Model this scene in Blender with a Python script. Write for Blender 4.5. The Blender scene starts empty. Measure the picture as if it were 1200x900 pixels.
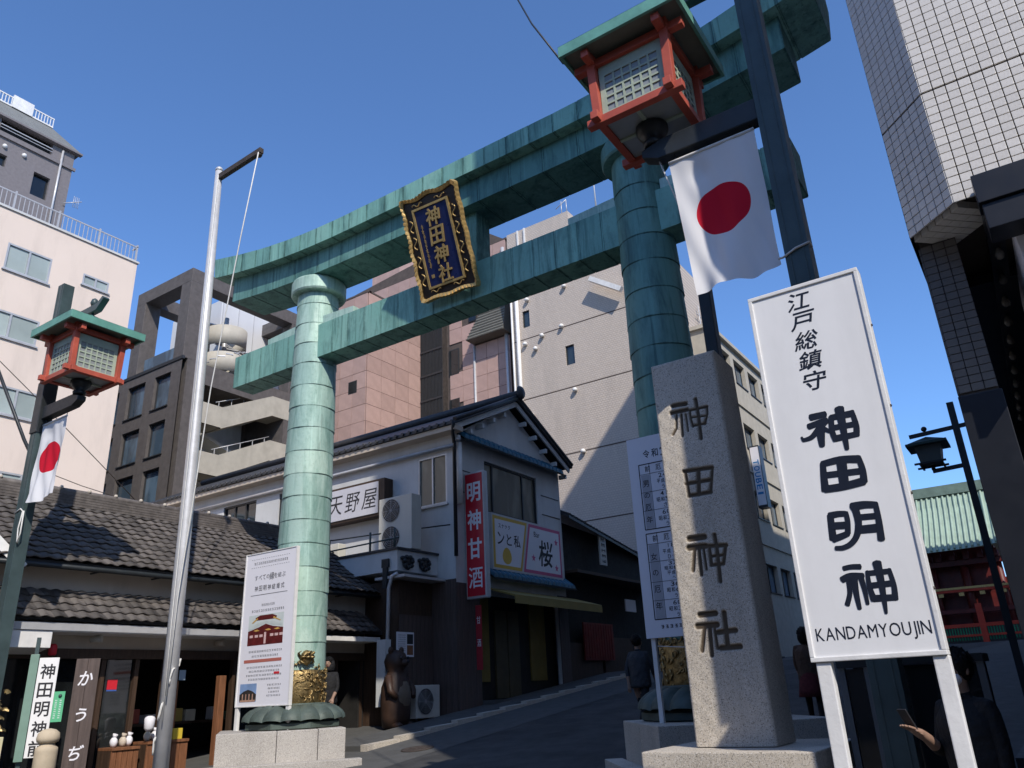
import bpy, bmesh, math, random
from mathutils import Vector, Matrix
random.seed(7)
sc = bpy.context.scene
col = sc.collection
V3 = Vector
# ---------------------------------------------------------------- camera
FPX, PITCH, ROLL, YAW = 915.0, .3755, -.0485, .579
fw = V3((-math.sin(YAW)*math.cos(PITCH), math.cos(YAW)*math.cos(PITCH), math.sin(PITCH)))
r0 = V3((math.cos(YAW), math.sin(YAW), 0)); u0 = r0.cross(fw)
rr = math.cos(ROLL)*r0 + math.sin(ROLL)*u0
uu = -math.sin(ROLL)*r0 + math.cos(ROLL)*u0
cd = bpy.data.cameras.new('camera'); cam = bpy.data.objects.new('camera', cd); col.objects.link(cam)
cam.matrix_world = Matrix(((rr.x, uu.x, -fw.x, 0), (rr.y, uu.y, -fw.y, 0), (rr.z, uu.z, -fw.z, 1.6), (0, 0, 0, 1)))
cd.sensor_width = 36; cd.lens = 36*FPX/1200; cd.clip_start = .05; cd.clip_end = 3000
sc.camera = cam
# ---------------------------------------------------------------- sky, sun, exposure
SUN = V3((1.0, -.74, 1.13)).normalized()
EL = math.asin(SUN.z); AZ = math.atan2(SUN.x, SUN.y)
w = bpy.data.worlds.new('World'); sc.world = w; w.use_nodes = True
nt = w.node_tree; bg = nt.nodes['Background']
sky = nt.nodes.new('ShaderNodeTexSky'); sky.sky_type = 'NISHITA'; sky.sun_disc = False
sky.sun_elevation = EL; sky.sun_rotation = AZ; sky.altitude = 50; sky.air_density = .95; sky.dust_density = .6; sky.ozone_density = 10
nt.links.new(sky.outputs[0], bg.inputs[0]); bg.inputs[1].default_value = .15
ld = bpy.data.lights.new('sun', 'SUN'); ld.energy = 3.0; ld.angle = math.radians(.53); ld.color = (1, .925, .815)
sun = bpy.data.objects.new('sun', ld); col.objects.link(sun); sun.location = (40, -20, 60)
sun.rotation_euler = SUN.to_track_quat('Z', 'Y').to_euler()
sc.view_settings.view_transform = 'Standard'; sc.view_settings.look = 'None'
sc.view_settings.exposure = .6; sc.view_settings.gamma = 1

# ---------------------------------------------------------------- helpers
class MB:
    def __init__(s): s.v = []; s.f = []; s.sm = []
    def add(s, vs, fs, sm=False):
        n = len(s.v); s.v += [V3(q) for q in vs]; s.f += [tuple(i+n for i in f) for f in fs]; s.sm += [sm]*len(fs); return s
    def box(s, x0, x1, y0, y1, z0, z1):
        return s.hexa([(x0,y0,z0),(x1,y0,z0),(x1,y1,z0),(x0,y1,z0),(x0,y0,z1),(x1,y0,z1),(x1,y1,z1),(x0,y1,z1)])
    def hexa(s, p): return s.add(p, [(3,2,1,0),(4,5,6,7),(0,1,5,4),(1,2,6,5),(2,3,7,6),(3,0,4,7)])
    def quad(s, a, b, c, d): return s.add([a,b,c,d], [(0,1,2,3)])
    def obox(s, O, R, U, N, a0, a1, b0, b1, c0, c1):
        P = lambda a, b, c: O + R*a + U*b + N*c
        return s.hexa([P(a0,b0,c0),P(a1,b0,c0),P(a1,b0,c1),P(a0,b0,c1),P(a0,b1,c0),P(a1,b1,c0),P(a1,b1,c1),P(a0,b1,c1)])
    def bar(s, a, b, wd, ht, up=(0,0,1)):
        a = V3(a); b = V3(b); d = (b-a).normalized(); up = V3(up)
        sd = d.cross(up).normalized()*wd/2; u = sd.cross(d).normalized()*ht/2
        return s.hexa([a-sd-u, b-sd-u, b+sd-u, a+sd-u, a-sd+u, b-sd+u, b+sd+u, a+sd+u])
    def tube(s, pts, r, n=10, cap=True, sm=True):
        pts = [V3(p) for p in pts]; rs = r if isinstance(r, (list, tuple)) else [r]*len(pts)
        ref = None; vs = []
        for i, p in enumerate(pts):
            d = (pts[min(i+1, len(pts)-1)] - pts[max(i-1, 0)]).normalized()
            if ref is None: ref = d.orthogonal().normalized()
            ref = (ref - d*ref.dot(d)).normalized(); b = d.cross(ref)
            for k in range(n):
                t = 2*math.pi*k/n; vs.append(p + (ref*math.cos(t) + b*math.sin(t))*rs[i])
        fs = [(i*n+k, i*n+(k+1) % n, (i+1)*n+(k+1) % n, (i+1)*n+k) for i in range(len(pts)-1) for k in range(n)]
        s.add(vs, fs, sm)
        if cap:
            m = len(s.v)-len(vs); s.f += [tuple(m+k for k in range(n))[::-1], tuple(m+(len(pts)-1)*n+k for k in range(n))]; s.sm += [False]*2
        return s
    def lathe(s, prof, c, n=24, sm=True, a0=0, cap=True):
        c = V3(c); vs = [c + V3((r*math.cos(a0+2*math.pi*k/n), r*math.sin(a0+2*math.pi*k/n), z)) for r, z in prof for k in range(n)]
        m = len(prof)
        fs = [(i*n+k, i*n+(k+1) % n, (i+1)*n+(k+1) % n, (i+1)*n+k) for i in range(m-1) for k in range(n)]
        n0 = len(s.v); s.add(vs, fs, sm)
        if cap: s.f += [tuple(n0+k for k in range(n))[::-1], tuple(n0+(m-1)*n+k for k in range(n))]; s.sm += [False]*2
        return s
    def prism(s, poly, vec, sm=False):
        n = len(poly); vec = V3(vec); vs = [V3(p) for p in poly]; vs += [p+vec for p in vs]
        return s.add(vs, [tuple(range(n))[::-1], tuple(range(n, 2*n))] + [(i, (i+1) % n, n+(i+1) % n, n+i) for i in range(n)], sm)
    def ball(s, c, r, n=10, m=7, sx=1, sy=1, sz=1):
        c = V3(c); vs = []
        for i in range(m+1):
            t = math.pi*i/m
            for k in range(n):
                p = 2*math.pi*k/n; vs.append(c + V3((r*sx*math.sin(t)*math.cos(p), r*sy*math.sin(t)*math.sin(p), -r*sz*math.cos(t))))
        return s.add(vs, [(i*n+k, i*n+(k+1) % n, (i+1)*n+(k+1) % n, (i+1)*n+k) for i in range(m) for k in range(n)], True)
    def grid(s, P, nu, nv, sm=True):
        vs = [P(i/nu, j/nv) for j in range(nv+1) for i in range(nu+1)]
        return s.add(vs, [(j*(nu+1)+i, j*(nu+1)+i+1, (j+1)*(nu+1)+i+1, (j+1)*(nu+1)+i) for j in range(nv) for i in range(nu)], sm)
    def mesh(s, name, off=(0,0,0), bevel=0):
        me = bpy.data.meshes.new(name); o = V3(off); me.from_pydata([v-o for v in s.v], [], s.f)
        me.polygons.foreach_set('use_smooth', s.sm)
        bm = bmesh.new(); bm.from_mesh(me)
        bmesh.ops.recalc_face_normals(bm, faces=bm.faces)
        if bevel:
            es = [e for e in bm.edges if len(e.link_faces) == 2 and e.calc_face_angle(0) > .6]
            bmesh.ops.bevel(bm, geom=es, offset=bevel, segments=2, affect='EDGES', profile=.6, clamp_overlap=True)
        bm.to_mesh(me); bm.free()
        return me
def root_of(o):
    while o.parent: o = o.parent
    return o
def obj(name, mb, mat, parent=None, bevel=0, loc=None):
    if parent is not None:
        off = root_of(parent)['_l'] if '_l' in root_of(parent) else (0,0,0)
    else: off = loc if loc else (0,0,0)
    me = mb.mesh(name, off, bevel) if isinstance(mb, MB) else mb
    if mat: me.materials.clear(); me.materials.append(mat)
    o = bpy.data.objects.new(name, me); col.objects.link(o)
    if parent is not None: o.parent = parent
    elif loc: o.location = loc
    return o
def inst(name, me, parent, M):                       # a piece that shares its mesh; M in world coordinates
    o = bpy.data.objects.new(name, me); col.objects.link(o); o.parent = parent
    o.matrix_local = Matrix.Translation(-V3(root_of(parent)['_l'])) @ M
    return o
def thing(name, label, cat, loc=(0,0,0), group=None):
    o = bpy.data.objects.new(name, None); col.objects.link(o); o.location = loc; o['_l'] = tuple(loc); o.empty_display_size = .2
    o['label'] = label; o['category'] = cat
    if group: o['group'] = group
    return o
def tag(o, label, cat, group=None):
    o['label'] = label; o['category'] = cat
    if group: o['group'] = group
    return o
def struct(o): o['kind'] = 'structure'; return o
def stuff(o): o['kind'] = 'stuff'; return o
X_, Y_, Z_ = V3((1,0,0)), V3((0,1,0)), V3((0,0,1))

# ---------------------------------------------------------------- materials
def rgb(c, k=1): return (min(1, c[0]*k), min(1, c[1]*k), min(1, c[2]*k), 1)
class NT:
    def __init__(s, name):
        s.m = bpy.data.materials.new(name); s.m.use_nodes = True; s.t = s.m.node_tree; s.b = s.t.nodes['Principled BSDF']
        s.co = s.t.nodes.new('ShaderNodeTexCoord')
    def n(s, t, **k):
        q = s.t.nodes.new(t)
        for a, b in k.items(): setattr(q, a, b)
        return q
    def l(s, a, b): s.t.links.new(a, b)
    def noise(s, sc_=5, det=5, rough=.6, scale=(1,1,1), dist=0):
        mp = s.n('ShaderNodeMapping'); mp.inputs['Scale'].default_value = scale; s.l(s.co.outputs['Object'], mp.inputs[0])
        q = s.n('ShaderNodeTexNoise'); q.inputs['Scale'].default_value = sc_; q.inputs['Detail'].default_value = det
        q.inputs['Roughness'].default_value = rough; q.inputs['Distortion'].default_value = dist
        s.l(mp.outputs[0], q.inputs['Vector']); return q.outputs['Fac']
    def ramp(s, f, *st):
        q = s.n('ShaderNodeValToRGB'); e = q.color_ramp.elements
        while len(e) < len(st): e.new(.5)
        for i, (p, c) in enumerate(st): e[i].position = p; e[i].color = c if len(c) == 4 else (*c, 1)
        s.l(f, q.inputs[0]); return q.outputs[0]
    def mix(s, f, a, b, mode='MIX'):
        q = s.n('ShaderNodeMix', data_type='RGBA', blend_type=mode)
        for sock, val in ((q.inputs[0], f), (q.inputs[6], a), (q.inputs[7], b)):
            if hasattr(val, 'is_output'): s.l(val, sock)
            elif isinstance(val, (int, float)): sock.default_value = val
            else: sock.default_value = rgb(val)
        return q.outputs[2]
    def rnd(s, lo, hi):
        q = s.n('ShaderNodeObjectInfo'); m = s.n('ShaderNodeMapRange'); m.inputs[3].default_value = lo; m.inputs[4].default_value = hi
        s.l(q.outputs['Random'], m.inputs[0]); return m.outputs[0]
    def bump(s, h, d=.01, st=1):
        q = s.n('ShaderNodeBump'); q.inputs['Distance'].default_value = d; q.inputs['Strength'].default_value = st
        s.l(h, q.inputs['Height']); s.l(q.outputs[0], s.b.inputs['Normal'])
    def fin(s, c, rough=.6, metal=0, spec=.5):
        if hasattr(c, 'is_output'): s.l(c, s.b.inputs['Base Color'])
        else: s.b.inputs['Base Color'].default_value = rgb(c)
        if hasattr(rough, 'is_output'): s.l(rough, s.b.inputs['Roughness'])
        else: s.b.inputs['Roughness'].default_value = rough
        s.b.inputs['Metallic'].default_value = metal; s.b.inputs['Specular IOR Level'].default_value = spec
        return s.m
def M(name, c, rough=.6, var=.18, sc_=2.5, grime=.25, bump=0, bsc=60, metal=0, spec=.4, stretch=(1,1,1), rand=0):
    t = NT(name); n1 = t.noise(sc_, 6, .6, stretch)
    cc = t.ramp(n1, (.3, rgb(c, 1-var)), (.7, rgb(c, 1+var)))
    if grime:
        n2 = t.noise(.9, 8, .7, (1.6, 1.6, .35)); g = t.ramp(n2, (.48, (0,0,0)), (.75, (1,1,1)))
        cc = t.mix(t.mix(grime, (0,0,0), g), cc, rgb(c, .55))
    if rand:
        cc = t.mix(1.0, cc, t.ramp(t.rnd(0, 1), (0, (1-rand,)*3), (1, (1,)*3)), 'MULTIPLY')
    if bump: t.bump(t.noise(bsc, 4, .6), bump)
    return t.fin(cc, t.ramp(t.noise(sc_*3, 3), (.2, (rough*.85,)*3), (.8, (min(1, rough*1.12),)*3)), metal, spec)
def copper(name, base, dark, axis='X'):
    t = NT(name)
    big = t.noise(.55, 6, .65, (1,1,.7)); st = t.noise(2.2, 7, .68, (1.5,1.5,.3), .5); fine = t.noise(16, 5, .7)
    c = t.ramp(big, (.28, rgb(base, .72)), (.5, rgb(base)), (.72, rgb((base[0]*1.16, base[1]*1.02, base[2]*1.05))))
    c = t.mix(t.ramp(st, (.47, (0,0,0)), (.70, (.8,)*3)), c, dark)
    c = t.mix(t.ramp(fine, (.55, (0,0,0)), (.78, (.45,)*3)), c, (.16,.24,.19))
    c = t.mix(t.ramp(t.noise(2.1, 8, .75, (2.2,2.2,.3)), (.62, (0,0,0)), (.75, (.5,)*3)), c, (.07,.055,.04))
    sx = t.n('ShaderNodeSeparateXYZ'); t.l(t.co.outputs['Generated'], sx.inputs[0])
    ab = t.n('ShaderNodeMath', operation='SUBTRACT'); t.l(sx.outputs[axis], ab.inputs[0]); ab.inputs[1].default_value = .5
    a2 = t.n('ShaderNodeMath', operation='ABSOLUTE'); t.l(ab.outputs[0], a2.inputs[0])
    jn = t.n('ShaderNodeMath', operation='MULTIPLY_ADD'); t.l(t.noise(9, 5, .7, (1,1,.6)), jn.inputs[0]); jn.inputs[1].default_value = .12; t.l(a2.outputs[0], jn.inputs[2])
    c = t.mix(t.ramp(jn.outputs[0], (.515, (0,0,0)), (.565, (.75,)*3)), c, rgb(dark, .55))
    run = t.noise(11, 3, .5, (1.3,1.3,.035)); c = t.mix(t.ramp(run, (.60, (0,0,0)), (.70, (.55,)*3)), c, dark)
    run2 = t.noise(8, 3, .5, (1.7,1.7,.05)); c = t.mix(t.ramp(run2, (.60, (0,0,0)), (.72, (.45,)*3)), c, rgb(base, 1.35))
    c = t.mix(1.0, c, t.ramp(t.rnd(0, 1), (0, (.72,.78,.80)), (1, (1.0,1.0,.98))), 'MULTIPLY')
    t.bump(t.noise(7, 4, .6), .006)
    return t.fin(c, t.ramp(fine, (.3, (.5,)*3), (.7, (.72,)*3)), .12, .4)
def glass(name, c=(.02,.028,.032), rough=.04, spec=.9, rand=.5):
    t = NT(name); cc = t.mix(1.0, c, t.ramp(t.rnd(0,1), (0, (1-rand,)*3), (1, (1,)*3)), 'MULTIPLY')
    cc = t.mix(t.ramp(t.noise(1.2, 3, .5, (1,1,.4)), (.45, (0,0,0)), (.6, (.5,)*3)), cc, rgb(c, 2.2))
    t.bump(t.noise(.9, 2, .4), .004)
    return t.fin(cc, rough, 0, spec)
def granite(name, c, k=1):
    t = NT(name); v = t.n('ShaderNodeTexVoronoi'); v.inputs['Scale'].default_value = 160; t.l(t.co.outputs['Object'], v.inputs['Vector'])
    cc = t.ramp(t.noise(1.4, 6, .6, (1,1,.5)), (.3, rgb(c, .82)), (.7, rgb(c, 1.1)))
    sp = t.n('ShaderNodeSeparateColor'); t.l(v.outputs['Color'], sp.inputs[0])
    cc = t.mix(t.ramp(sp.outputs[0], (.76, (0,0,0)), (.92, (.65,)*3)), cc, (.07,.065,.06))
    cc = t.mix(t.ramp(sp.outputs[1], (.8, (0,0,0)), (.95, (.5,)*3)), cc, (.75,.72,.68))
    g = t.noise(1.1, 8, .72, (2.4,2.4,.22)); cc = t.mix(t.ramp(g, (.55, (0,0,0)), (.75, (.35,)*3)), cc, (.2,.18,.15))
    t.bump(t.noise(90, 3, .6), .003)
    at = t.n('ShaderNodeAttribute', attribute_name='carve')
    cc = t.mix(at.outputs['Fac'], cc, (.085,.062,.04))
    return t.fin(cc, .75, 0, .35)
def emit_free(): pass
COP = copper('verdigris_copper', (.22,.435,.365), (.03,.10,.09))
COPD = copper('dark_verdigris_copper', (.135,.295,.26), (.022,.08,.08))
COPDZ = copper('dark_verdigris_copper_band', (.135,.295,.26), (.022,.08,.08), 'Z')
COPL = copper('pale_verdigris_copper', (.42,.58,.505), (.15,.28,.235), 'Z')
GOLD = M('gilded_metal', (.36,.26,.12), .45, .5, 14, .8, .012, 30, .9, .5)
GOLDP = M('gold_paint', (.55,.37,.14), .45, .2, 8, .1, 0, 10, .55)
GRAN = granite('granite', (.52,.465,.39)); GRANL = granite('light_granite', (.40,.375,.345))
WHITE = M('white_enamel', (.76,.755,.75), .35, .04, 1.4, .26, .002, 2.5)
WHITEW = M('weathered_white_paint', (.72,.71,.69), .5, .1, 4, .5, .002, 30)
NAVY = M('navy_paint', (.012,.016,.028), .4, .1, 8, 0)
INK = M('black_ink', (.02,.02,.024), .6, .1, 8, 0)
GREYINK = M('grey_ink', (.12,.12,.13), .6, .1, 8, 0)
RED = M('red_print', (.58,.02,.035), .5, .05, 3, 0)
POST = M('dark_green_post_paint', (.052,.078,.08), .42, .2, 3, .3, .002, 20, .1)
POSTD = M('near_black_paint', (.02,.024,.027), .45, .2, 4, .2, .002, 20)
VERM = M('vermilion_paint', (.42,.085,.052), .55, .18, 4, .55, .002, 30)
LROOF = M('lantern_copper_roof', (.13,.33,.27), .55, .2, 4, .45, .003, 12, .1)
LUND = M('lantern_soffit', (.16,.17,.14), .7, .15, 4, .3)
SHOJI = M('frosted_lamp_panel', (.27,.29,.29), .25, .08, 3, .25, 0, 10, 0, .5)
LATT = M('pale_green_lattice', (.36,.42,.33), .6, .1, 6, .2)
STEEL = M('painted_steel', (.56,.56,.57), .42, .1, 6, .35, .001, 40, .25)
ROPE = M('white_rope', (.62,.61,.58), .8, .1, 9, .1)
RUST = M('rusty_iron', (.055,.042,.035), .8, .35, 9, .3, .004, 40)
SLATE = M('roof_tile_brown_grey', (.125,.11,.102), .62, .35, 7, .5, .006, 30, 0, .4, rand=.62)
SLATED = M('dark_roof_tile', (.045,.047,.052), .5, .25, 6, .2, .004, 30, 0, .4, rand=.3)
BLUET = M('blue_glazed_tile', (.03,.12,.19), .3, .2, 6, .25, .002, 20)
PLAST = M('cream_plaster', (.52,.45,.37), .8, .08, 1.5, .35, .003, 40)
PLASTW = M('white_plaster', (.56,.57,.57), .8, .06, 1.5, .35, .002, 50)
WOOD = M('dark_wood', (.055,.032,.02), .6, .35, 5, .25, .003, 25, stretch=(6,6,.5))
WOODR = M('reddish_wood', (.20,.085,.04), .6, .3, 5, .25, .003, 25, stretch=(6,6,.5))
WOODB = M('weathered_board', (.085,.062,.055), .65, .3, 4, .3, .003, 25, stretch=(5,5,.4))
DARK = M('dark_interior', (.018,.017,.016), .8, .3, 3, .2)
CREAM = M('cream_wall', (.73,.62,.54), .8, .035, .35, .28, .002, 60)
CREAMG = M('frosted_green_glass', (.42,.49,.47), .12, .12, .7, .1, 0, 1, 0, .8, rand=.35)
DSTONE = M('dark_grey_stone', (.105,.094,.09), .6, .2, 3.5, .25, .003, 35)
DBRICK = M('grey_brick', (.17,.155,.16), .75, .12, 6, .2, .003, 30)
PINK = M('pink_granite_panel', (.455,.305,.26), .6, .09, 2.2, .14, .002, 50, rand=.16)
JOINT = M('dark_joint', (.09,.07,.06), .9, .2, 3, 0)
BEIGE = M('beige_concrete', (.42,.39,.33), .8, .1, 2, .3, .003, 40)
GALV = M('pale_metal', (.5,.5,.51), .4, .08, 4, .2, 0, 10, .3)
DFRAME = M('dark_window_frame', (.03,.032,.035), .4, .1, 4, 0)
ALU = M('aluminium_frame', (.55,.56,.57), .4, .08, 4, .15, 0, 10, .4)
GL = glass('window_glass'); GLB = glass('blue_window_glass', (.07,.11,.155), .03, 1, .55); GLD = glass('dark_glass', (.012,.014,.015), .06, .7)
CURT = glass('curtained_glass', (.16,.155,.125), .1, .5, .2)
ASPH = M('asphalt', (.045,.045,.046), .9, .4, 1.1, .6, .006, 160)
CONC = M('concrete_paving', (.08,.08,.078), .9, .15, 3, .4, .004, 90)
PLASTIC = M('air_conditioner_plastic', (.56,.55,.50), .5, .05, 2, .3)
LEADW = M('paper_white', (.74,.73,.77), .45, .02, 2, .05)

SIGN_STROKES=[[[(-106,274),(-12,276)],[39,35]],[[(-129,215),(-72,225),(-11,234)],[35,35]],[[(-20,231),(-76,180),(-126,140),(-181,132)],[40,21]],[[(-179,132),(-186,155)],[17,12]],[[(-61,172),(-66,119),(-69,70)],[48,29]],[[(-45,187),(2,149)],[29,17]],[[(80,295),(79,159),(76,19)],[50,22]],[[(80,297),(81,268)],[39,43]],[[(21,249),(10,156),(20,91)],[29,29]],[[(18,244),(152,243)],[34,38]],[[(150,259),(159,159),(147,95)],[25,34]],[[(21,102),(149,103)],[37,30]],[[(16,175),(158,170)],[31,31]],[[(-86,-43),(-96,-134),(-102,-218)],[30,41]],[[(-90,-47),(20,-40),(130,-57)],[34,42]],[[(131,-42),(141,-127),(134,-204)],[26,36]],[[(-103,-211),(11,-212),(133,-200)],[38,42]],[[(28,-48),(16,-211)],[51,48]],[[(-86,-123),(138,-136)],[35,35]],[[(-103,-379),(-109,-458),(-113,-528)],[33,38]],[[(-107,-381),(-58,-378),(-11,-383)],[36,29]],[[(-9,-375),(-8,-432),(-21,-504)],[24,29]],[[(-113,-528),(-61,-517),(-19,-505)],[37,29]],[[(-107,-446),(-13,-454)],[37,37]],[[(35,-348),(103,-345),(176,-357)],[45,32]],[[(50,-353),(54,-441),(31,-520),(-11,-567),(-62,-587),(-108,-584)],[37,22]],[[(172,-346),(170,-451),(161,-567)],[24,35]],[[(46,-417),(164,-424)],[32,32]],[[(39,-492),(164,-497)],[41,44]],[[(-86,-711),(-39,-707),(10,-712)],[24,28]],[[(-107,-777),(-57,-760),(15,-768)],[33,31]],[[(-72,-781),(-78,-859),(-106,-925)],[23,25]],[[(-38,-781),(-42,-863),(-40,-954)],[35,20]],[[(3,-777),(9,-852),(10,-931)],[28,17]],[[(108,-699),(110,-801),(105,-916),(101,-992)],[43,14]],[[(45,-743),(40,-832),(50,-911)],[18,31]],[[(45,-756),(170,-757)],[27,27]],[[(166,-745),(174,-839),(165,-918)],[21,30]],[[(48,-903),(168,-908)],[34,30]],[[(44,-828),(174,-827)],[29,29]]]
STONE_STROKES=[[[(-166,3083),(-31,3073)],[41,41]],[[(-189,3012),(-24,3010)],[39,39]],[[(-140,2983),(-158,2846),(-200,2790)],[26,26]],[[(-89,2971),(-105,2756)],[25,25]],[[(-45,2967),(-43,2793)],[20,20]],[[(75,3093),(80,2932),(75,2692)],[35,35]],[[(-1,2989),(-2,2906),(13,2827)],[25,25]],[[(-2,2996),(181,2994)],[25,25]],[[(177,2995),(171,2923),(132,2825)],[25,25]],[[(6,2921),(162,2905)],[19,19]],[[(7,2835),(141,2830)],[25,25]],[[(-136,2405),(143,2391)],[37,37]],[[(-127,2404),(-116,2159)],[32,32]],[[(143,2389),(94,2158)],[31,31]],[[(-118,2164),(98,2162)],[36,36]],[[(5,2397),(-20,2162)],[41,41]],[[(-131,2283),(118,2276)],[36,36]],[[(-170,1763),(-25,1761)],[52,52]],[[(-184,1681),(-25,1677)],[52,52]],[[(-136,1653),(-174,1472)],[34,34]],[[(-91,1654),(-99,1426)],[35,35]],[[(-47,1655),(-45,1469)],[25,25]],[[(74,1766),(77,1612),(68,1349)],[37,37]],[[(8,1665),(6,1500)],[34,34]],[[(4,1672),(170,1659)],[37,37]],[[(162,1655),(119,1498)],[33,33]],[[(22,1578),(134,1577)],[25,25]],[[(6,1500),(122,1500)],[31,31]],[[(-162,1078),(-18,1080)],[49,49]],[[(-197,983),(-18,982)],[52,52]],[[(-137,968),(-186,774)],[36,36]],[[(-88,964),(-101,731)],[39,39]],[[(-46,967),(-40,784)],[27,27]],[[(62,1078),(53,790)],[44,44]],[[(-15,917),(144,923)],[44,44]],[[(-10,785),(164,787)],[46,46]]]
# ---------------------------------------------------------------- lettering
_gl = {}
def glyph(ch, bold):
    k = (ch, bold)
    if k in _gl: return _gl[k]
    cu = bpy.data.curves.new('t', 'FONT'); cu.body = ch; cu.size = 1; cu.extrude = .5; cu.offset = bold; cu.resolution_u = 3
    o = bpy.data.objects.new('t', cu); col.objects.link(o)
    me = bpy.data.meshes.new_from_object(o.evaluated_get(bpy.context.evaluated_depsgraph_get()))
    vs = [v.co.copy() for v in me.vertices]; fs = [tuple(p.vertices) for p in me.polygons]
    bpy.data.objects.remove(o); bpy.data.curves.remove(cu); bpy.data.meshes.remove(me)
    if vs:
        x0 = min(v.x for v in vs); x1 = max(v.x for v in vs); y0 = min(v.y for v in vs); y1 = max(v.y for v in vs)
    else: x0 = x1 = y0 = y1 = 0
    _gl[k] = (vs, fs, x0, x1, y0, y1); return _gl[k]
def put_glyph(mb, ch, C, R, U, N, w_, h_, th, bold=.0, slant=0):
    vs, fs, x0, x1, y0, y1 = glyph(ch, bold)
    if not vs: return
    sx = w_/max(.3, x1-x0) if w_ else h_/max(.3, y1-y0); sy = h_/max(.25, y1-y0) if h_ else sx
    if ch in 'いうこへしつの・ー一ツッくりとり二ロ1' and h_ and w_: sx = min(sx, sy)*.9; sy = sx
    mb.add([C + R*((v.x-(x0+x1)/2)*sx + slant*(v.y-(y0+y1)/2)*sy) + U*((v.y-(y0+y1)/2)*sy) + N*((v.z+.5)*th) for v in vs], fs)
def vtext(mb, s, C, R, U, N, w_, h_, pitch, th=.003, bold=.02, slant=0):     # vertical column, C = centre of the first character
    for i, ch in enumerate(s): put_glyph(mb, ch, C - U*(i*pitch), R, U, N, w_, h_, th, bold, slant)
def htext(mb, s, C, R, U, N, w_, h_, pitch, th=.003, bold=.02, slant=0):     # horizontal, C = centre of the line
    n = len(s)
    for i, ch in enumerate(s): put_glyph(mb, ch, C + R*((i-(n-1)/2)*pitch), R, U, N, w_, h_, th, bold, slant)
def chars(parent, mat, s, C, R, U, N, w_, h_, pitch, th, bold, slant=0, horiz=False):
    for i, ch in enumerate(s):
        m = MB(); put_glyph(m, ch, C+(R if horiz else -U)*(i*pitch), R, U, N, w_, h_, th, bold, slant); obj('character', m, mat, parent)
def latin(mb, s, C, R, U, N, h_, th=.003, bold=.02, gap=.12, fit=None):
    ws = [];
    for ch in s:
        g = glyph(ch, bold); ws.append(((g[3]-g[2]) if g[0] else .3))
    H_ = glyph('H', bold); k = h_/(H_[5]-H_[4]); tot = sum(ws)*k + gap*h_*(len(s)-1); kx = fit/tot if fit else 1; x = -tot/2
    for ch, wv in zip(s, ws):
        g = glyph(ch, bold); cx = x + wv*k/2
        mb.add([C + R*((cx + (v.x-(g[2]+g[3])/2)*k)*kx) + U*((v.y - H_[4])*k - h_/2) + N*((v.z+.5)*th) for v in g[0]], g[1]); x += wv*k + gap*h_
def stroke(mb, pts, w0, w1, O, R, U, N, th, lift):
    # rounded brush stroke lying on the plane (O,R,U)
    P = [V3((a, b, 0)) for a, b in pts]; n = len(P)
    if n > 2:
        Q = []
        for i in range(n-1):
            p0 = P[max(i-1, 0)]; p1 = P[i]; p2 = P[i+1]; p3 = P[min(i+2, n-1)]
            for k in range(4):
                t = k/4; Q.append(.5*((2*p1)+(-p0+p2)*t+(2*p0-5*p1+4*p2-p3)*t*t+(-p0+3*p1-3*p2+p3)*t**3))
        P = Q+[P[-1]]; n = len(P)
    L = []; Rr = []
    for i in range(n):
        d = (P[min(i+1, n-1)]-P[max(i-1, 0)]).normalized(); nn = V3((-d.y, d.x, 0)); h = (w0+(w1-w0)*i/(n-1))/2
        L.append(P[i]+nn*h); Rr.append(P[i]-nn*h)
    d0 = (P[0]-P[1]).normalized(); d1 = (P[-1]-P[-2]).normalized()
    def capp(c, d, h):
        nn = V3((-d.y, d.x, 0)); return [c+(nn*math.cos(t)*h*-1+d*math.sin(t)*h*.55) for t in (math.pi*.2, math.pi*.5, math.pi*.8)]
    poly = L + list(capp(P[-1], d1, w1/2))[::-1] + Rr[::-1] + list(capp(P[0], d0, w0/2))[::-1]
    poly = [O+R*p.x+U*p.y+N*lift for p in poly]
    m = len(poly); vs = poly+[p+N*th for p in poly]
    # triangulate the cap as a strip to stay robust for bent strokes
    mb.add(vs, [(i, (i+1) % m, m+(i+1) % m, m+i) for i in range(m)])
    top = [O+R*p.x+U*p.y+N*(lift+th) for p in L] ; bot = [O+R*p.x+U*p.y+N*(lift+th) for p in Rr]
    mb.add(top+bot, [(i, i+1, n+i+1, n+i) for i in range(n-1)])
    c1 = [O+R*p.x+U*p.y+N*(lift+th) for p in [L[-1]]+capp(P[-1], d1, w1/2)[::-1]+[Rr[-1]]]
    c0 = [O+R*p.x+U*p.y+N*(lift+th) for p in [Rr[0]]+capp(P[0], d0, w0/2)[::-1]+[L[0]]]
    mb.add(c1, [tuple(range(len(c1)))]); mb.add(c0, [tuple(range(len(c0)))])
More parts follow.
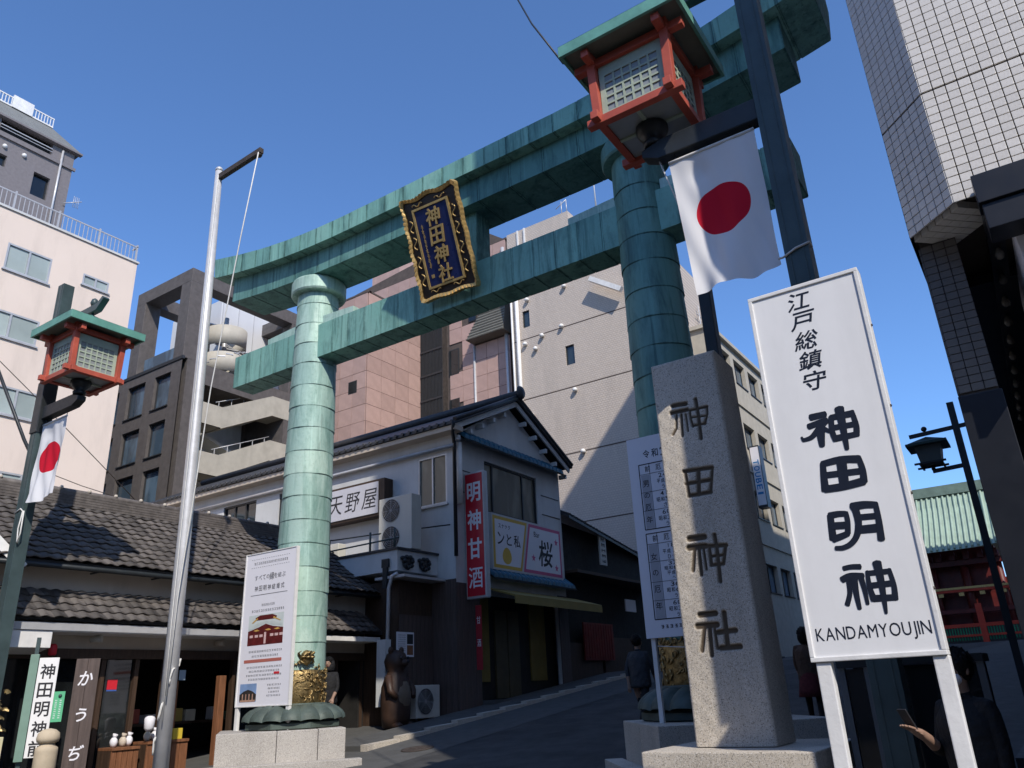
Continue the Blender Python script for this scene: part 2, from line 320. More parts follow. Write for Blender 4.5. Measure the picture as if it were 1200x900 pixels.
# ---------------------------------------------------------------- walls with openings, windows
def facade(mb, O, R, U, W, H, holes, d=.15):
    N = R.cross(U); xs = sorted({0, W} | {h[0] for h in holes} | {h[1] for h in holes}); zs = sorted({0, H} | {h[2] for h in holes} | {h[3] for h in holes})
    xs = [x for x in xs if 0 <= x <= W]; zs = [z for z in zs if 0 <= z <= H]
    P = lambda a, b, c=0: O+R*a+U*b-N*c
    for i in range(len(xs)-1):
        for j in range(len(zs)-1):
            cx, cz = (xs[i]+xs[i+1])/2, (zs[j]+zs[j+1])/2
            if any(h[0] < cx < h[1] and h[2] < cz < h[3] for h in holes): continue
            mb.quad(P(xs[i], zs[j]), P(xs[i+1], zs[j]), P(xs[i+1], zs[j+1]), P(xs[i], zs[j+1]))
    for a, b, c, e in holes:
        mb.quad(P(a,c), P(a,e), P(a,e,d), P(a,c,d)); mb.quad(P(b,e), P(b,c), P(b,c,d), P(b,e,d))
        mb.quad(P(a,e), P(b,e), P(b,e,d), P(a,e,d)); mb.quad(P(b,c), P(a,c), P(a,c,d), P(b,c,d))
def window(parent, O, R, U, a, b, c, e, d, n=2, fm=None, gm=None, t=.05, split=None, sill=True):
    # frame + panes seated at depth d behind the wall plane
    N = R.cross(U); f = MB(); fm = fm or ALU; gm = gm or GL
    f.obox(O,R,U,N, a,b, c,c+t, -d-.05,-d+.05); f.obox(O,R,U,N, a,b, e-t,e, -d-.05,-d+.05)
    f.obox(O,R,U,N, a,a+t, c+t,e-t, -d-.05,-d+.05); f.obox(O,R,U,N, b-t,b, c+t,e-t, -d-.05,-d+.05)
    cuts = split if split else [a+(b-a)*i/n for i in range(n+1)]
    for x in cuts[1:-1]: f.obox(O,R,U,N, x-t/2,x+t/2, c+t,e-t, -d-.045,-d+.045)
    if sill: f.obox(O,R,U,N, a-.06,b+.06, c-.06,c-.001, -d,.07)
    wd = obj('window', f, fm, parent)
    for i in range(len(cuts)-1):
        p = MB(); x0 = cuts[i]+t*.6; x1 = cuts[i+1]-t*.6
        p.obox(O,R,U,N, x0,x1, c+t*.9,e-t*.9, -d-.02+.012*(i % 2),-d-.008+.012*(i % 2)); obj('pane', p, gm, wd)
    return wd
def block(parent, x0, x1, y0, y1, z0, z1, mat, hx=(), hy=(), d=.15, name='wall'):
    # a building volume whose +X and -Y faces carry openings (hx in (y,y,z,z), hy in (x,x,z,z), world coordinates)
    mb = MB()
    facade(mb, V3((x1,y0,z0)), Y_, Z_, y1-y0, z1-z0, [(a-y0,b-y0,c-z0,e-z0) for a,b,c,e in hx], d)
    facade(mb, V3((x0,y0,z0)), X_, Z_, x1-x0, z1-z0, [(a-x0,b-x0,c-z0,e-z0) for a,b,c,e in hy], d)
    mb.quad((x1,y1,z0),(x0,y1,z0),(x0,y1,z1),(x1,y1,z1)); mb.quad((x0,y1,z0),(x0,y0,z0),(x0,y0,z1),(x0,y1,z1))
    mb.quad((x0,y0,z1),(x1,y0,z1),(x1,y1,z1),(x0,y1,z1))
    return obj(name, mb, mat, parent)
def gz(y):
    if y < 6: return 0.
    if y < 8: return .105*(y-6)**2/4
    if y < 26: return .105*(y-7)
    if y < 72: return 1.995+.034*(y-26)
    return 1.995+.034*46
# ---------------------------------------------------------------- ground, road, pavements
ys = [-400,-60,-20,-5,0,3,6,6.5,7,7.5,8]+[8+1.5*i for i in range(1, 13)]+[30,36,44,52,60,66,72,90,150,400,1500]
xs = [-1500,-300,-80,-40,-25,-18,-12,-8,-4,0,6,20,60,300,1500]
g = MB(); n = len(xs); g.add([(x, y, gz(y)) for y in ys for x in xs], [(j*n+i, j*n+i+1, (j+1)*n+i+1, (j+1)*n+i) for j in range(len(ys)-1) for i in range(n-1)])
struct(obj('ground', g, CONC))
def strip(name, x0, x1, y0, y1, h, mat, side=False):
    m = MB(); yy = [y0]+[y for y in ys if y0 < y < y1]+[y1]
    for i in range(len(yy)-1):
        a, b = yy[i], yy[i+1]
        if side: m.hexa([(x0,a,gz(a)-.2),(x1,a,gz(a)-.2),(x1,b,gz(b)-.2),(x0,b,gz(b)-.2),(x0,a,gz(a)+h),(x1,a,gz(a)+h),(x1,b,gz(b)+h),(x0,b,gz(b)+h)])
        else: m.quad((x0,a,gz(a)+h),(x1,a,gz(a)+h),(x1,b,gz(b)+h),(x0,b,gz(b)+h))
    return struct(obj(name, m, mat))
strip('approach_road', -10.5, -3.2, 5, 66, .004, ASPH)
strip('road_gutter', -12.3, -10.5, 5, 66, .008, CONC)
strip('street', -300, 300, -14, -2.5, .004, ASPH)
pv = strip('pavement', -13.6, -12.5, 12.8, 44, .1, CONC, True)
kb = MB().box(-.1,.1,0,.985,-.2,.125).mesh('kerb_stone'); kb.materials.append(GRAN)
pv['_l'] = (0,0,0)
for i in range(28):
    y = 12.8+i; sl = (gz(y+1)-gz(y))
    inst('kerb_stone', kb, pv, Matrix(((1,0,0,-12.4),(0,1,0,y),(0,sl,1,gz(y)),(0,0,0,1))))
mh = MB().lathe([(.30,0),(.33,.004),(.33,.012),(.27,.012),(.26,.008)], (0,0,0), 28); mh.box(-.2,.2,-.015,.015,.008,.012); mh.box(-.015,.015,-.2,.2,.0081,.0122)
mho = obj('manhole_cover', mh.mesh('manhole_cover'), RUST, None); mho.matrix_world = Matrix.Translation((-11.15,13.0,gz(13.0)+.009)) @ Matrix.Rotation(math.atan(.105), 4, 'X'); tag(mho, 'round dark iron manhole cover in the pale gutter strip', 'manhole')
# ---------------------------------------------------------------- torii
XC, YT = -8.72, 11.5
PX = (-13.02, -4.48)
tor = thing('torii_gate', 'tall green copper torii gate spanning the shrine approach', 'torii', (XC, YT, 0))
def rise(x, k): t = max(0, (abs(x-XC)-2.6)/4.8); return k*t**2.1
def seg_panels(name, x0, x1, step, prof, rk, mat, slant=0, core=True, js=0):
    # copper-clad beam: each sheet is a piece of its own; prof is the (y,z) outline
    n = max(1, round((x1-x0)/step)); e = [x0+(x1-x0)*i/n for i in range(n+1)]
    rb = MB(); lo = min(p[1] for p in prof); hi = max(p[1] for p in prof)
    cy = sum(p[0] for p in prof)/len(prof); cz = sum(p[1] for p in prof)/len(prof)
    sub = [(cy+(y-cy)*.985, cz+(z-cz)*.975) for y, z in prof]
    def ring(x, pr, sl=0): return [V3((x+sl*(z-lo), y, z+rise(x, rk(z)))) for y, z in pr]
    for i in range(n):
        a, b = ring(e[i], sub, -slant if i == 0 else 0), ring(e[i+1], sub, slant if i == n-1 else 0); m = len(sub)
        rb.add(a+b, [(k, (k+1) % m, m+(k+1) % m, m+k) for k in range(m)]+([tuple(range(m))[::-1]] if i == 0 else [])+([tuple(range(m, 2*m))] if i == n-1 else []))
    beam = obj(name, rb, COP, tor)
    for i in range(n):
        j = random.uniform(-.006, .006)
        pr = [(cy+(y-cy)*(1+j*.6), cz+(z-cz)*(1+j)) for y, z in prof]
        g0 = .010
        a, b = ring(e[i]+g0, pr, -slant if i == 0 else 0), ring(e[i+1]-g0, pr, slant if i == n-1 else 0); m = len(pr)
        pm = MB().add(a+b, [tuple(range(m))[::-1], tuple(range(m, 2*m))]+[(k, (k+1) % m, m+(k+1) % m, m+k) for k in range(m)])
        obj('copper_sheet', pm, mat, beam)
seg_panels('kasagi', -16.15, -.9, .55, [(10.75,11.55),(12.25,11.55),(12.25,11.98),(11.5,12.3),(10.75,11.98)], lambda z: .45+.14*(z-11.55)/.43, COP, .16)
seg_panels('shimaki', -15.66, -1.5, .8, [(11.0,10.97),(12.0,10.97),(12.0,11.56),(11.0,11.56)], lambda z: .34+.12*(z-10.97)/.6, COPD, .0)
seg_panels('nuki', -15.58, -1.75, .5, [(11.2,8.9),(11.8,8.9),(11.8,9.72),(11.2,9.72)], lambda z: 0, COP, 0)
st = MB().box(-9.35,-8.05,11.27,11.73,9.722,10.968); obj('strut', st, COP, tor, .01)
for px in PX:
    for s in (-1, 1):
        x0 = px+s*.44; x1 = px+s*1.45
        wd = MB().hexa([(min(x0,x1),11.28,9.724),(max(x0,x1),11.28,9.724),(max(x0,x1),11.72,9.724),(min(x0,x1),11.72,9.724)]+
                       [(x, y, 9.98-(.06 if (x == x1) else 0)) for x, y in ((min(x0,x1),11.28),(max(x0,x1),11.28),(max(x0,x1),11.72),(min(x0,x1),11.72))])
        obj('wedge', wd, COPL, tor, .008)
def crad(z): return .555-.085*(z-1.9)/9
for pi, px in enumerate(PX):
    lean = (.10 if pi == 0 else -.06)
    cx = lambda z: px+lean*((z-6)/10)
    core = MB().tube([(cx(z), YT, z) for z in (1.5,4,7,9,10.7)], [crad(z)-.018 for z in (1.5,4,7,9,10.7)], 40)
    pil = obj('pillar', core, COP, tor)
    z = 2.18; k = 0
    while z < 10.6:
        h = min(.515+random.uniform(-.03, .03), 10.66-z); zt = z+h
        if 10.66-zt < .25: zt = 10.66
        n_sheet = 3; off = random.uniform(0, 2.09)
        rb = MB(); N = 48
        def ringpts(r, zz, lo_=0):
            out = []
            for q in range(N+1):
                t = 2*math.pi*q/N+off; seam = .004 if q in (0, N//3, 2*N//3) else 0
                wob = .004*math.sin(3*t+k*1.7)+.003*math.sin(7*t+k)
                out.append(V3((cx(zz)+(r+seam+wob)*math.cos(t), YT+(r+seam+wob)*math.sin(t), zz+lo_*.006*math.sin(5*t+k))))
            return out
        wall = ringpts(crad(z)+.014, z+.004, 1)+ringpts(crad(zt)+.003, zt+.01)
        rb.add(wall, [(q, q+1, N+2+q, N+1+q) for q in range(N)], True)
        lapr = ringpts(crad(z)-.012, z+.004, 1)+ringpts(crad(z)+.014, z+.004, 1)
        rb.add(lapr, [(q, q+1, N+2+q, N+1+q) for q in range(N)], False)
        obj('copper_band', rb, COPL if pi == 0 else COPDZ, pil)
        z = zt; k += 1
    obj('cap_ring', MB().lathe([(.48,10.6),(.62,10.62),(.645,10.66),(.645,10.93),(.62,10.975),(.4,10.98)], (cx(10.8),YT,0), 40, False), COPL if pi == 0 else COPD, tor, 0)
    # gilded relief wrap and lotus base
    gw = MB(); gw.lathe([(crad(2)+.012,1.55),(crad(2)+.03,1.58),(crad(2)+.03,2.12),(crad(2)+.012,2.2)], (cx(2),YT,0), 36)
    for q in range(230):
        t = random.uniform(0, 2*math.pi); zz = random.uniform(1.6, 2.28); r = crad(2)+.03
        pts = []
        a = random.uniform(0, 6.28); cur = random.uniform(-1.3, 1.3)
        tt, z_ = t, zz
        for s_ in range(5):
            pts.append((cx(2)+(r+.012)*math.cos(tt), YT+(r+.012)*math.sin(tt), z_)); tt += .05*math.cos(a)/r*.6; z_ += .032*math.sin(a); a += cur
        gw.tube(pts, [.005,.013,.016,.012,.004], 5)
    gt = math.radians(-25 if pi == 0 else 190)
    gw.ball((cx(2)+.62*math.cos(gt), YT+.62*math.sin(gt), 2.42), .12, 9, 6, 1, 1, 1.2)
    for q in range(14):
        a = q*.9; c = V3((cx(2)+.62*math.cos(gt), YT+.62*math.sin(gt), 2.42))
        gw.tube([c+V3((.10*math.cos(a), .10*math.sin(a), .05*math.sin(q))), c+V3((.16*math.cos(a+.4), .16*math.sin(a+.4), .10*math.sin(q*2.1))), c+V3((.13*math.cos(a+1), .13*math.sin(a+1), .14*math.sin(q*2.1)))], [.03,.022,.008], 5)
    obj('gilded_wrap', gw, GOLD, pil)
    lb = MB(); lb.lathe([(.60,1.50),(.63,1.54),(.63,1.58),(.5,1.60)], (cx(1.5),YT,0), 36)
    lb.lathe([(.92,1.132),(.95,1.15),(.95,1.24),(.90,1.27)], (cx(1.5),YT,0), 8, False, math.pi/8)
    base = obj('lotus_base', lb, M('dark_bronze_%d' % pi, (.075,.10,.088), .6, .3, 4, .4, .004, 15, .15), pil)
    for q in range(16):
        t0 = 2*math.pi*q/16
        def P(u, v, t0=t0):
            a = t0+(u-.5)*(2*math.pi/16)*1.06; bul = math.sin(math.pi*u)**.6
            r = .62+.33*math.sin(v*math.pi/2)+.05*bul; zz = 1.54-.27*v**1.3+.03*bul
            return (cx(1.5)+r*math.cos(a), YT+r*math.sin(a), zz)
        obj('petal', MB().grid(P, 6, 5), base.data.materials[0], base)
# ---------------------------------------------------------------- name plaque on the torii
pq = thing('name_plaque', 'carved navy plaque with gilt scalloped frame hung on the green torii', 'plaque', (-8.58, 11.0, 9.1))
A = V3((-9.2,10.22,11.04)); B = V3((-7.82,10.22,11.0)); Cc = V3((-9.22,10.98,9.12))
R = (B-A).normalized(); Dn = (Cc-A); U = (-(Dn-R*Dn.dot(R))).normalized(); N = R.cross(U); O = (A+B)/2+(Dn-R*Dn.dot(R))/2
W2, H2 = .69, 1.05
def scal(k):
    P = []
    def edge(p, q, n, amp, outw, lob):
        for i in range(n):
            t = i/n; w_ = math.sin(t*math.pi*n)*0; P.append(p+(q-p)*t+outw*(amp*(.5+.5*math.cos(t*math.pi*2*lob))+.006*(i % 2)))
    c = [V3((-W2*k,H2*k,0)), V3((W2*k,H2*k,0)), V3((W2*k,-H2*k,0)), V3((-W2*k,-H2*k,0))]
    edge(c[0], c[1], 30, .055, V3((0,1,0)), 2); edge(c[1], c[2], 42, .02, V3((1,0,0)), 4); edge(c[2], c[3], 30, .03, V3((0,-1,0)), 2); edge(c[3], c[0], 42, .03, V3((-1,0,0)), 4)
    return P
ou = scal(1.0)
tp = lambda p, h: O+R*p.x+U*p.y+N*h
bk = MB().prism([tp(p*.97, -.09) for p in ou], N*.06)
obj('frame_board', bk, M('black_lacquer', (.035,.022,.016), .4, .2, 4, .2), pq)
gr = MB(); m = len(ou)
for i in range(m):
    a, b = ou[i], ou[(i+1) % m]; c, d = a*.925, b*.925; hh = .03+.022*(i % 2)
    gr.hexa([tp(a,-.1),tp(b,-.1),tp(d,-.1),tp(c,-.1),tp(a*.99,hh),tp(b*.99,hh),tp(d,.0),tp(c,.0)])
obj('gilt_edge', gr, GOLDP, pq)
obj('panel', MB().obox(O,R,U,N,-.41,.41,-.80,.78,-.03,-.005), M('navy_lacquer', (.012,.02,.085), .3, .15, 3, .15), pq)
gb = MB()
for a0, a1, b0, b1 in ((-.46,.46,.78,.825),(-.46,.46,-.845,-.80),(-.46,-.415,-.80,.78),(.415,.46,-.80,.78)): gb.obox(O,R,U,N,a0,a1,b0,b1,-.03,.018)
obj('gilt_border', gb, GOLDP, pq)
for s, y in [(s, y) for s in (-1, 1) for y in (-.62,-.25,.15,.5)]:
    c = V3((s*.545, y, 0)); P = []
    for i in range(15):
        t = -1.6+3.2*i/14; P.append(tp(c+V3((.045*math.sin(t*2.2), .13*t/1.6, 0)), .004))
    obj('scroll', MB().tube(P, .013, 6), GOLDP, pq)
for x in (-.3,.28):
    for y in (.89,-.90): obj('scroll', MB().tube([tp(V3((x+.13*(i/10-.5)*2, y+.03*math.sin(i*.9), 0)), .004) for i in range(11)], .011, 6), GOLDP, pq)
lt = MB(); vtext(lt, '神田神社', O+U*.55+R*.03, R, U, N, .34, .36, .39, .03, .016, .12); obj('lettering', lt, GOLDP, pq)
lt = MB()
for i in range(9):
    lt.obox(O+U*(.42-.1*i)-R*.30,R,U,N,-.004,.004,-.055,.055,-.004,.0036)
    for q in range(3): c = O+U*(.42-.1*i)+R*(-.30+random.uniform(-.01,.01)); a = random.uniform(-.5,.9); lt.obox(c+U*(.025*(q-1)),(R*math.cos(a)+U*math.sin(a)),(U*math.cos(a)-R*math.sin(a)),N,-.022,.022,-.006,.006,-.004,.004+.001*q)
obj('signature', lt, GOLDP, pq); obj('seal', MB().obox(O,R,U,N,-.335,-.265,-.64,-.57,-.004,.006), GOLDP, pq)
# ---------------------------------------------------------------- plinths, engraved stone
def plinth(label, x0, x1, y0, y1, zt, cuts, mat, step=None):
    t = thing('stone_plinth', label, 'plinth', ((x0+x1)/2, (y0+y1)/2, gz(y0)))
    e = [x0]+cuts+[x1]
    for i in range(len(e)-1): obj('stone_block', MB().box(e[i]+.004, e[i+1]-.004, y0, y1, gz(y0)-.3, zt-random.uniform(0,.006)), mat, t, .012)
    if step: obj('step', MB().box(*step), mat, t, .015)
    return t
def dplinth(label, P1, P2, zt, zg, fr, mat, sgn):
    # square plinth set at an angle: P1-P2 is the face towards the street
    P1 = V3(P1); P2 = V3(P2); T = (P2-P1).normalized(); L = (P2-P1).length; D = V3((-T.y, T.x, 0))*sgn
    t = thing('stone_plinth', label, 'plinth', tuple((P1+P2)/2+D*L/2+Z_*zg))
    e = [0]+[f*L for f in fr]+[L]
    for i in range(len(e)-1): obj('stone_block', MB().obox(P1, T, Z_, D, e[i]+.004, e[i+1]-.004, zg-.3, zt-random.uniform(0,.006), 0, L), mat, t, .014)
    obj('step', MB().obox(P1, T, Z_, D, -.28, L+.28, zg-.3, zg+.16, -.28, -.004), mat, t, .015)
dplinth('pale granite plinth under the sunlit torii pillar', (-13.06,9.7,0), (-11.62,11.5,0), 1.13, .44, [.46,.78], GRANL, 1)
dplinth('shaded granite plinth under the torii pillar behind the engraved stone', (-4.44,9.7,0), (-5.82,11.5,0), 1.13, .44, [.5], GRAN, -1)
plinth('speckled granite plinth carrying the engraved stone pillar', -3.2, -1.76, 6.6, 8.0, 1.085, [], GRAN)
sp = thing('stone_pillar', 'grey granite pillar with engraved shrine name standing on speckled plinth', 'stone pillar', (-2.52, 7.25, 1.09))
def sd(px_, pz_, st_):
    best = 9e9
    for pts, (w0, w1) in st_:
        for i in range(len(pts)-1):
            ax, az = pts[i]; bx, bz = pts[i+1]; dx, dz = bx-ax, bz-az; L = dx*dx+dz*dz
            t = max(0, min(1, ((px_-ax)*dx+(pz_-az)*dz)/L)); d = math.hypot(px_-ax-dx*t, pz_-az-dz*t)-w0*.54
            if d < best: best = d
    return best
NX, NZ = 86, 440; HS = 3.56; vs = []; fs = []; cv = []
for j in range(NZ+1):
    zt = HS*j/NZ
    for i in range(NX+1):
        u = i/NX; xl = -.352+.0*zt; xr = .352-.0085*zt; x = xl+(xr-xl)*u
        near = [s for s in STONE_STROKES if min(p[1] for p in s[0])-40 < zt*1000 < max(p[1] for p in s[0])+40]
        dd = sd(x*1000, zt*1000, near) if near else 99
        k = max(0, min(1, (3-dd)/8)); y = 7.0+.022*k
        eb = min(x-xl, xr-x)
        if eb < .03: y += .03-math.sqrt(max(0, .03**2-(.03-eb)**2))
        if HS-zt < .03: y += .03-math.sqrt(max(0, .03**2-(.03-(HS-zt))**2))
        vs.append((-2.52+x, y+.0015*math.sin(x*40+zt*13)*math.sin(zt*21), 1.09+zt)); cv.append(k)
for j in range(NZ):
    for i in range(NX): a = j*(NX+1)+i; fs.append((a, a+1, a+NX+2, a+NX+1))
fr = MB().add(vs, fs, True)
so = obj('engraved_face', fr, GRAN, sp); at = so.data.attributes.new('carve', 'FLOAT', 'POINT'); at.data.foreach_set('value', cv)
bb = MB(); x0, x1, x1t = -2.52-.352, -2.52+.352, -2.52+.352-.0085*HS
bb.hexa([(x0,7.03,1.09),(x1,7.03,1.09),(x1,7.56,1.09),(x0,7.56,1.09),(x0,7.03,1.09+HS),(x1t,7.03,1.09+HS),(x1t,7.56,1.09+HS-.02),(x0,7.56,1.09+HS-.02)])
obj('shaft', bb, GRAN, sp)

def scrib(mb, C, R, U, N, w_, h_, n, th=.002, lift=.001):     # a line of print too small to read: n little marks
    for i in range(n):
        c = C+R*((i-(n-1)/2)*w_); q = random.choice((2,3,3))
        for k in range(q):
            y = (k/(q-1)-.5)*h_*.75; mb.obox(c,R,U,N,-w_*.36*random.uniform(.5,1),w_*.36*random.uniform(.5,1),y-h_*.07,y+h_*.07,lift,lift+th)
        x = random.uniform(-.2,.2)*w_; mb.obox(c,R,U,N,x-w_*.07,x+w_*.07,-h_*.45,h_*.45,lift+.0004,lift+th+.0004)
# ---------------------------------------------------------------- white shrine sign on two legs
sg = thing('signboard', 'tall white signboard with dark brushed shrine name on two legs', 'sign', (-.836, 4.6, 0))
Ys = 4.6; KS = 4.6/5.2; x0, x1, z0, z1 = -1.322*KS, -.572*KS, 1.6+.085*KS, 1.6+2.563*KS
obj('panel', MB().box(x0+.022, x1-.022, Ys-.004, Ys+.07, z0+.022, z1-.022), WHITE, sg)
fr = MB(); t = .024
fr.box(x0,x1,Ys-.014,Ys+.095,z0,z0+t); fr.box(x0,x1,Ys-.014,Ys+.095,z1-t,z1); fr.box(x0,x0+t,Ys-.0142,Ys+.0952,z0+t,z1-t); fr.box(x1-t,x1,Ys-.0142,Ys+.0952,z0+t,z1-t)
obj('frame', fr, WHITEW, sg, .004)
rv = MB()
for z in (2.0,2.5,3.0,3.5): rv.ball((x1+.001, Ys+.04, z), .009, 8, 5)
obj('rivet', rv, RUST, sg)
for lx in (-1.11, -.541): obj('leg', MB().box(lx-.038, lx+.038, Ys, Ys+.07, 0, z0-.002), WHITEW, sg, .006)
O = V3((-.945*KS, Ys-.004, 1.6+1.325*KS)); N = V3((0,-1,0))
lt = MB()
for i, (pts, (w0, w1)) in enumerate(SIGN_STROKES): stroke(lt, [(a/1000*KS, b/1000*KS) for a, b in pts], w0/1000*KS*1.22, w1/1000*KS*1.22, O, X_, Z_, N, .0012, .0003+.0002*(i % 9))
obj('lettering', lt, NAVY, sg)
lt = MB()
for i, ch in enumerate('江戸総鎮守'): put_glyph(lt, ch, O+X_*((-.035+.0*i)*KS)+Z_*((1.115-.148*i)*KS), X_, Z_, N, .15*KS, .135*KS, .0012, .012, .22)
obj('small_lettering', lt, NAVY, sg); lt = MB()
latin(lt, 'KANDAMYOUJIN', O+Z_*(-1.085*KS), X_, Z_, N, .073*KS, .0012, .0, .16, .64*KS); obj('roman_lettering', lt, NAVY, sg)
# ---------------------------------------------------------------- notice boards on the plinths
nb = thing('notice_board', 'white notice board with two photos standing on the sunlit torii plinth', 'notice board', (-13.25, 10.85, 1.13))
x0, x1, z0, z1, yb = -14.07, -12.48, 1.56, 4.57, 10.85
obj('panel', MB().box(x0+.03,x1-.03,yb-.003,yb+.03,z0+.02,z1-.02), LEADW, nb)
fr = MB(); fr.box(x0,x0+.03,yb-.015,yb+.06,z0,z1); fr.box(x1-.03,x1,yb-.015,yb+.06,z0,z1); fr.box(x0+.03,x1-.03,yb-.0145,yb+.0595,z1-.02,z1); fr.box(x0+.03,x1-.03,yb-.0145,yb+.0595,z0,z0+.02)
obj('frame', fr, WHITEW, nb)
for lx in (x0+.05, x1-.05): obj('leg', MB().box(lx-.045,lx+.045,yb-.002,yb+.06,1.13,z0-.002), WHITEW, nb, .005)
O = V3(((x0+x1)/2, yb-.003, z1)); N = V3((0,-1,0)); R, U = X_, Z_
lt = MB()
scrib(lt, O-U*.22, R,U,N,.062,.055,17); 
for q in range(18): lt.obox(O,R,U,N,-.6+q*.067,-.57+q*.067,-.305,-.298,.001,.003); lt.obox(O,R,U,N,-.6+q*.067,-.57+q*.067,-.135,-.128,.001,.003)
for i, ch in enumerate('すべての縁を結ぶ'): put_glyph(lt, ch, O-U*.52+R*(-.42+.12*i), R,U,N,.10 if ch != '縁' else .14,.10 if ch != '縁' else .15,.002,.008)
htext(lt, '神田明神結婚式', O-U*.74, R,U,N,.10,.11,.135,.002,.012)
lt.obox(O,R,U,N,-.56,.56,-.875,-.865,.001,.003)
scrib(lt, O-U*1.08, R,U,N,.06,.05,7); scrib(lt, O-U*1.19, R,U,N,.055,.05,18)
for k in range(2): scrib(lt, O-U*(1.98+.09*k), R,U,N,.05,.04,20-k*4)
for k in range(4): scrib(lt, O-U*(2.28+.075*k), R,U,N,.048,.036,22-3*(k % 2))
for k in range(4): scrib(lt, O-U*(2.62+.065*k)+R*.33, R,U,N,.045,.032,9-k % 3)
obj('print', lt, GREYINK, nb)
def flat(a0,a1,b0,b1,mat,h,name='print'): return obj(name, MB().obox(O,R,U,N,a0,a1,b0,b1,.0005,h), mat, nb)
flat(-.62,.50,-2.19,-2.13, M('dull_red_print', (.42,.13,.10), .5, .05, 3, 0), .003)
flat(.30,.46,-2.43,-2.385, RED, .003)
# photo of a red hall with a swept roof
P1 = (-.56,.50,-1.86,-1.27)
flat(*P1, M('photo_sky', (.55,.60,.58), .4, .1, 3, 0), .0015, 'photo')
dk = M('photo_dark_red', (.10,.012,.012), .4, .4, 9, 0); wr = M('photo_roof', (.50,.55,.53), .4, .1, 5, 0); gd = M('photo_gold', (.55,.33,.08), .4, .3, 12, 0)
ph = MB(); ph.prism([O+R*a+U*b+N*.0016 for a, b in ((-.56,-1.86),(.5,-1.86),(.5,-1.56),(.2,-1.52),(-.03,-1.46),(-.26,-1.52),(-.56,-1.58))], N*.001); ph.prism([O+R*a+U*b+N*.0016 for a, b in ((-.36,-1.33),(-.22,-1.285),(.16,-1.285),(.3,-1.33),(.26,-1.38),(-.32,-1.38))], N*.001); obj('photo_hall', ph, dk, nb)
ph = MB(); ph.prism([O+R*a+U*b+N*.003 for a, b in ((-.54,-1.50),(-.25,-1.43),(-.03,-1.40),(.2,-1.43),(.48,-1.48),(.48,-1.53),(.2,-1.49),(-.03,-1.44),(-.25,-1.49),(-.54,-1.56))], N*.0008); obj('photo_hall_roof', ph, wr, nb)
ph = MB()
for a in (-.5,-.34,-.2,.12,.26,.4): ph.obox(O,R,U,N,a,a+.1,-1.71,-1.66,.003,.0036)
ph.obox(O,R,U,N,-.06,0,-1.84,-1.62,.003,.0036); obj('photo_lanterns', ph, M('photo_pink', (.6,.42,.40), .4, .2, 9, 0), nb)
ph = MB()
for a in (-.4,-.05,.22): ph.prism([O+R*(a+x)+U*(-1.575+y)+N*.0037 for x, y in ((0,0),(.12,.02),(.2,-.01),(.1,-.02))], N*.0006)
ph.prism([O+R*x+U*y+N*.0037 for x, y in ((-.46,-1.42),(-.3,-1.33),(-.27,-1.35),(-.42,-1.43))], N*.0006); ph.prism([O+R*x+U*y+N*.0037 for x, y in ((.2,-1.33),(.42,-1.42),(.40,-1.43),(.18,-1.36))], N*.0006); obj('photo_gilding', ph, gd, nb)
flat(-.68,-.18,-2.92,-2.58, M('photo_blue', (.20,.30,.50), .4, .2, 3, 0), .0015, 'photo')
ph = MB(); ph.prism([O+R*a+U*b+N*.0016 for a, b in ((-.68,-2.9),(-.18,-2.9),(-.18,-2.78),(-.3,-2.72),(-.43,-2.69),(-.56,-2.72),(-.68,-2.78))], N*.001); obj('photo_hall', ph, M('photo_black', (.03,.026,.024), .5, .4, 15, 0), nb)
ph = MB()
for a in (-.6,-.5,-.4,-.3): ph.obox(O,R,U,N,a,a+.03,-2.88,-2.77,.003,.0036)
ph.obox(O,R,U,N,-.66,-.2,-2.915,-2.88,.003,.0034); obj('photo_pillars', ph, M('photo_tan', (.42,.25,.18), .5, .2, 9, 0), nb)

